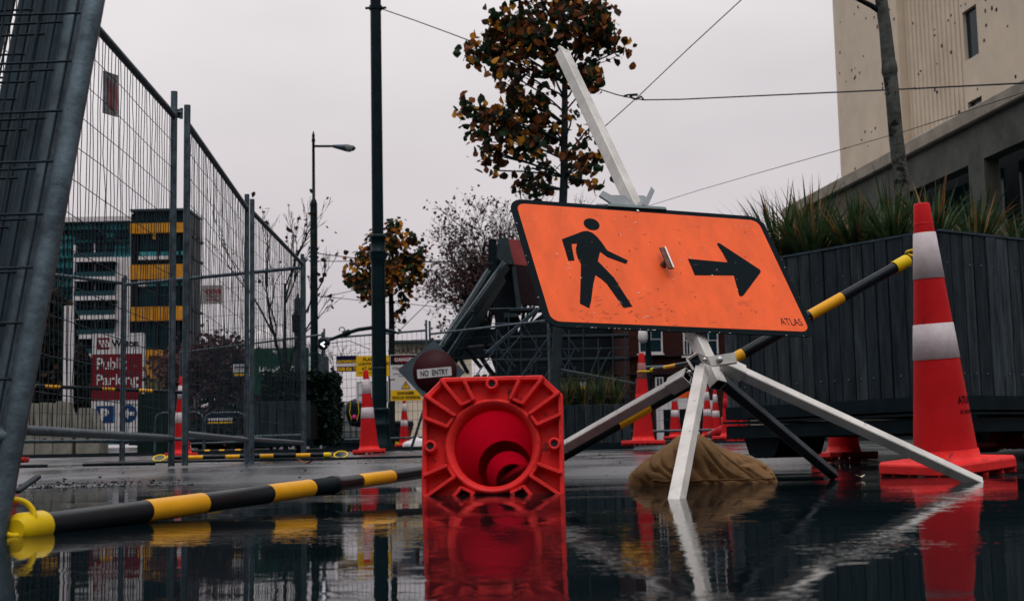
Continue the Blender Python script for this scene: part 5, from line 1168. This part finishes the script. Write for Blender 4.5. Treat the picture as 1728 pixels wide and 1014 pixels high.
# low site things seen under the hub
board('orange_hoarding', 'orange strip of hoarding low behind the tripod legs', 'hoarding', 1128, 660, 1195, 678, 34, [('rect', 1128, 671, 1195, 678, 1, 1)], [s_orange, sign_w], th=.05)
board('white_trailer', 'pale low site trailer behind the small distant cones', 'trailer', 1118, 676, 1212, 745, 36, [
    ('rect', 1120, 690, 1135, 742, 1, 1), ('rect', 1147, 690, 1170, 742, 1, 1), ('rect', 1180, 688, 1187, 742, 1, 1), ('rect', 1120, 705, 1212, 708, 2, 2), ('rect', 1196, 692, 1208, 740, 1, 1)], [white_p, sign_k, mat('dark_green_rail', (.01, .05, .03), .5)], th=1.5)

# ---------------------------------------------------------------- ruined church
Y = 48; root = thing('ruined_church', 'ruined dark stone church with red roof patch and buttress behind the sign', 'building', at(880, 745, Y)); o_ = V(root.location); KM = Matrix(((1, 0, 0), (0, 0, -1), (0, 1, 0)))
def poly_px(mb, pts, Y, dep, mi=0):
    P = [at(x, y, Y) for x, y in pts]; n = len(P); D = V((0, dep, 0)); tri = tessellate_polygon([[V((p.x, p.z, 0)) for p in P]])
    mb.add(P+[p+D for p in P], [tuple(t) for t in tri]+[tuple(i+n for i in reversed(t)) for t in tri]+[(i, (i+1) % n, (i+1) % n+n, i+n) for i in range(n)], mi)
mb = MB(); poly_px(mb, [(824, 404), (832, 402), (866, 470), (874, 560), (925, 522), (1062, 526), (1062, 745), (838, 745), (838, 560), (824, 470)], Y+1, 2); 
poly_px(mb, [(760, 575), (838, 560), (838, 600), (752, 606)], Y+2, 1); mb.build('wall', stone_ch, root, o_)
mb = MB(); poly_px(mb, [(840, 402), (858, 401), (866, 446), (850, 444), (838, 434)], Y, 3); poly_px(mb, [(864, 450), (870, 450), (880, 520), (872, 520)], Y, 2.5); poly_px(mb, [(850, 528), (873, 526), (874, 534), (852, 536)], Y-.5, 1.5); mb.build('pier', stone_l, root, o_)
mb = MB(); poly_px(mb, [(858, 403), (1056, 424), (1056, 466), (868, 446)], Y+3, .4, 0); poly_px(mb, [(868, 446), (1056, 466), (1056, 530), (878, 512)], Y+2.8, .4, 1); mb.build('roof', [roof_red, slate], root, o_)
mb = MB()
for (a, b) in (((852, 449), (744, 600)), ((826, 462), (745, 592)), ((822, 510), (760, 612)), ((846, 470), (758, 606))):
    A_, B_ = at(*a, Y-1), at(*b, Y-4); mb.bar(A_, B_, .28, .28)
    mb.bar(A_+V((-.05, -.16, .14)), B_+V((-.05, -.16, .14)), .05, .05, mi=1)
for (a, b) in (((790, 535), (828, 560)), ((775, 575), (812, 620)), ((800, 520), (826, 600)), ((768, 590), (790, 630)), ((835, 404), (835, 470)), ((828, 404), (828, 470))):
    mb.bar(at(*a, Y-1), at(*b, Y-1), .14, .14)
mb.bar(at(784, 573, Y-1.2), at(838, 567, Y-1.2), .5, .5)
mb.build('steel_prop', [dark_steel, galv], root, o_)
# scaffold
Y = 40; root = thing('scaffold', 'grey tube scaffold with diagonal braces in front of the ruined church', 'scaffold', at(900, 745, Y)); o_ = V(root.location); mb = MB(); rr = R(12)
for x in (838, 858, 880, 905, 928, 960, 985, 1010, 1035, 1056): mb.tube([at(x, 745, Y), at(x+rr.uniform(-1, 1), rr.uniform(520, 575), Y)], .022, 5)
for y in (520, 545, 567, 590, 606, 640, 672): mb.tube([at(rr.uniform(815, 850), y+1, Y+.3), at(1060, y-3, Y+.3)], .016, 5)
for i in range(22):
    x = rr.uniform(820, 1040); y = rr.uniform(530, 660); mb.tube([at(x, y, Y-.2), at(x+rr.choice((-1, 1))*rr.uniform(15, 50), y+rr.uniform(40, 70), Y-.2)], .02, 5)
for o2 in (0, 5): mb.tube([at(905+o2, 522, Y-.5), at(820+o2, 596, Y-.5)], .03, 5)
mb.build('tubes', galv_dark, root, o_); mb = MB()
for y in (523, 569, 608): mb.box(at(960, y, Y+.6), (3.6, .8, .05))
mb.build('deck', timber2, root, o_)
c = at(975, 700, 44); foliage_mass('evergreen_shrub', 'dark mass of shrubs behind the scaffold and low planter', 'shrub', c, (2.6, .8, 1.3), 4500, .16, 77, (ever, leaf_d), trunk=.05)
c = at(850, 700, 44); foliage_mass('evergreen_shrub', 'dark shrub behind the fallen cone at the church foot', 'shrub', c, (2.2, .8, 1.3), 3600, .16, 78, (ever, leaf_d), trunk=.05)

# ---------------------------------------------------------------- right hand buildings
dW = V((2.09, -14.3, 0)).normalized(); nW = V((-dW.y, dW.x, 0))*-1                # facing the road
if nW.x > 0: nW = -nW
def wall_pt(px, py_, A, d=dW):                                     # point of the vertical wall through A along d at a photo position
    r_ = ray(px, py_); nn = V((-d.y, d.x, 0)); t = (A-CAM).dot(nn)/r_.dot(nn); return CAM+r_*t
A1 = V((9.26, 44.1, 0)); zc1 = wall_pt(1728, 140, A1).z
root = thing('concrete_building', 'low brown concrete building with sloping looking coping behind the planter', 'building', A1); o_ = A1.copy()
Lw = 24.0; E1 = A1+dW*Lw; BK = -nW
M1 = Matrix((dW, BK, V((0, 0, 1)))).transposed()
ops = []
for x0, x1, yt in ((1537, 1641, 290), (1668, 1800, 262)):
    a = wall_pt(x0, 400, A1); b = wall_pt(x1, 400, A1); ops.append(((a-A1).dot(dW), (b-A1).dot(dW)))
zt1 = wall_pt(1668, 264, A1).z
s0 = [0]; mb = MB(); segs = []; last = 0
for a, b in ops+[(ops[-1][1]+1.6, Lw-.3)]:
    segs.append((last, a)); last = b
segs.append((last, Lw))
for a, b in segs: mb.box(A1+dW*((a+b)/2)+BK*.2+V((0, 0, zt1/2+.3)), (b-a, .4, zt1-.6), 0, M1)
mb.box(A1+dW*(Lw/2)+BK*.2+V((0, 0, (zt1+zc1-.35)/2)), (Lw, .4, zc1-.35-zt1), 0, M1)
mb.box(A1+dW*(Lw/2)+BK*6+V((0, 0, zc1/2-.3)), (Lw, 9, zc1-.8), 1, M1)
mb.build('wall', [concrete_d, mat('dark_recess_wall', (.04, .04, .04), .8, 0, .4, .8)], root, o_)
mb = MB(); mb.box(A1+dW*(Lw/2)+BK*.15+V((0, 0, zc1-.17)), (Lw+.3, .62, .36), 0, M1, bev=.03); mb.build('coping', mat('light_concrete_coping', (.34, .29, .235), .8, 0, .3, 1.5, .3, 10, spots=((.05, .045, .04), 3, .62)), root, o_)
mb = MB()
for a, b in ops: mb.box(A1+dW*((a+b)/2)+BK*.9+V((0, 0, zt1/2+.2)), (b-a+.02, .05, zt1-.5), 0, M1); mb.box(A1+dW*(a+(b-a)*.3)+BK*.8+V((0, 0, zt1/2+.2)), (.06, .08, zt1-.5), 1, M1)
mb.build('window', [glass_dark, dark_wall], root, o_)
# white end wall further left
c = wall_pt(1335, 380, A1); mb = MB(); mb.prism([(-2.6, 0), (1.0, 0), (1.0, zc1-.6), (.2, zc1-.9), (-2.6, zc1-4.2)], -.2, .2, 0, KM, (c.x, 47, 0)); tag(mb.build('gable_wall', cream, None, (c.x, 47, 0)), 'pale sloping end wall left of the brown concrete building', 'wall')
# tower
A2 = at(1417, 250, 50); A2.z = 0; root = thing('cream_tower', 'tall cream concrete tower with ribbed panel and slit windows at the top right', 'building', A2); o_ = A2.copy()
HT = 34; L2 = 30
a = (wall_pt(1624, 200, A2)-A2).dot(dW)
mb = MB(); M2 = M1
def tb(t0, t1, z0, z1, d0, d1, mi): mb.box(A2+dW*((t0+t1)/2)+BK*((d0+d1)/2)+V((0, 0, (z0+z1)/2)), (t1-t0, d1-d0, z1-z0), mi, M2)
tj = (wall_pt(1521, 150, A2)-A2).dot(dW); tw0 = (wall_pt(1622, 60, A2)-A2).dot(dW)
tb(0, tj, 0, HT, 0, 12, 0)
tb(tj, tw0, 0, HT, .25, 12, 0)
wz = [(wall_pt(1636, 100, A2).z, wall_pt(1636, 14, A2).z)]; wz2 = (wall_pt(1640, 260, A2).z, wall_pt(1644, 168, A2).z)
wa = (wall_pt(1626, 60, A2)-A2).dot(dW); wb = (wall_pt(1650, 60, A2)-A2).dot(dW)
zs = [0, wz2[0], wz2[1], wz[0][0], wz[0][1], HT]
tb(tw0, wa, 0, HT, 0, 12, 0)
for z0, z1, hole in ((0, wz2[0], 0), (wz2[0], wz2[1], 1), (wz2[1], wz[0][0], 0), (wz[0][0], wz[0][1], 1), (wz[0][1], HT, 0)):
    if not hole: tb(wa, wb, z0, z1, 0, 12, 0)
tb(wb, L2, 0, HT, 0, 12, 0)
mb.build('wall', [cream], root, o_)
mb = MB(); t = tj+.12
while t < tw0-.1: tb(t, t+.13, 0, HT, .215, .25, 0); t += .30
mb.build('ribs', cream, root, o_)
mb = MB(); tb(tj-.07, tj+.02, 0, HT, -.03, .3, 0); mb.build('joint_trim', cream, root, o_)
for z0, z1 in (wz[0], wz2):
    mb = MB(); tb(wa, wb, z0, z1, .12, .16, 0); mb.build('window', glass_dark, root, o_)
mb = MB(); rr = R(4)
for i in range(260):
    t = rr.uniform(.3, 13); z = rr.uniform(3, 20); s_ = rr.uniform(.03, .09); dp = .12 if tj < t < tw0 else 0
    tb(t, t+s_, z, z+s_*rr.uniform(.8, 1.6), dp-.012, dp+.01, 0)
mb.build('stain_marks', mat('dark_wall_marks', (.07, .06, .05), .9), root, o_)
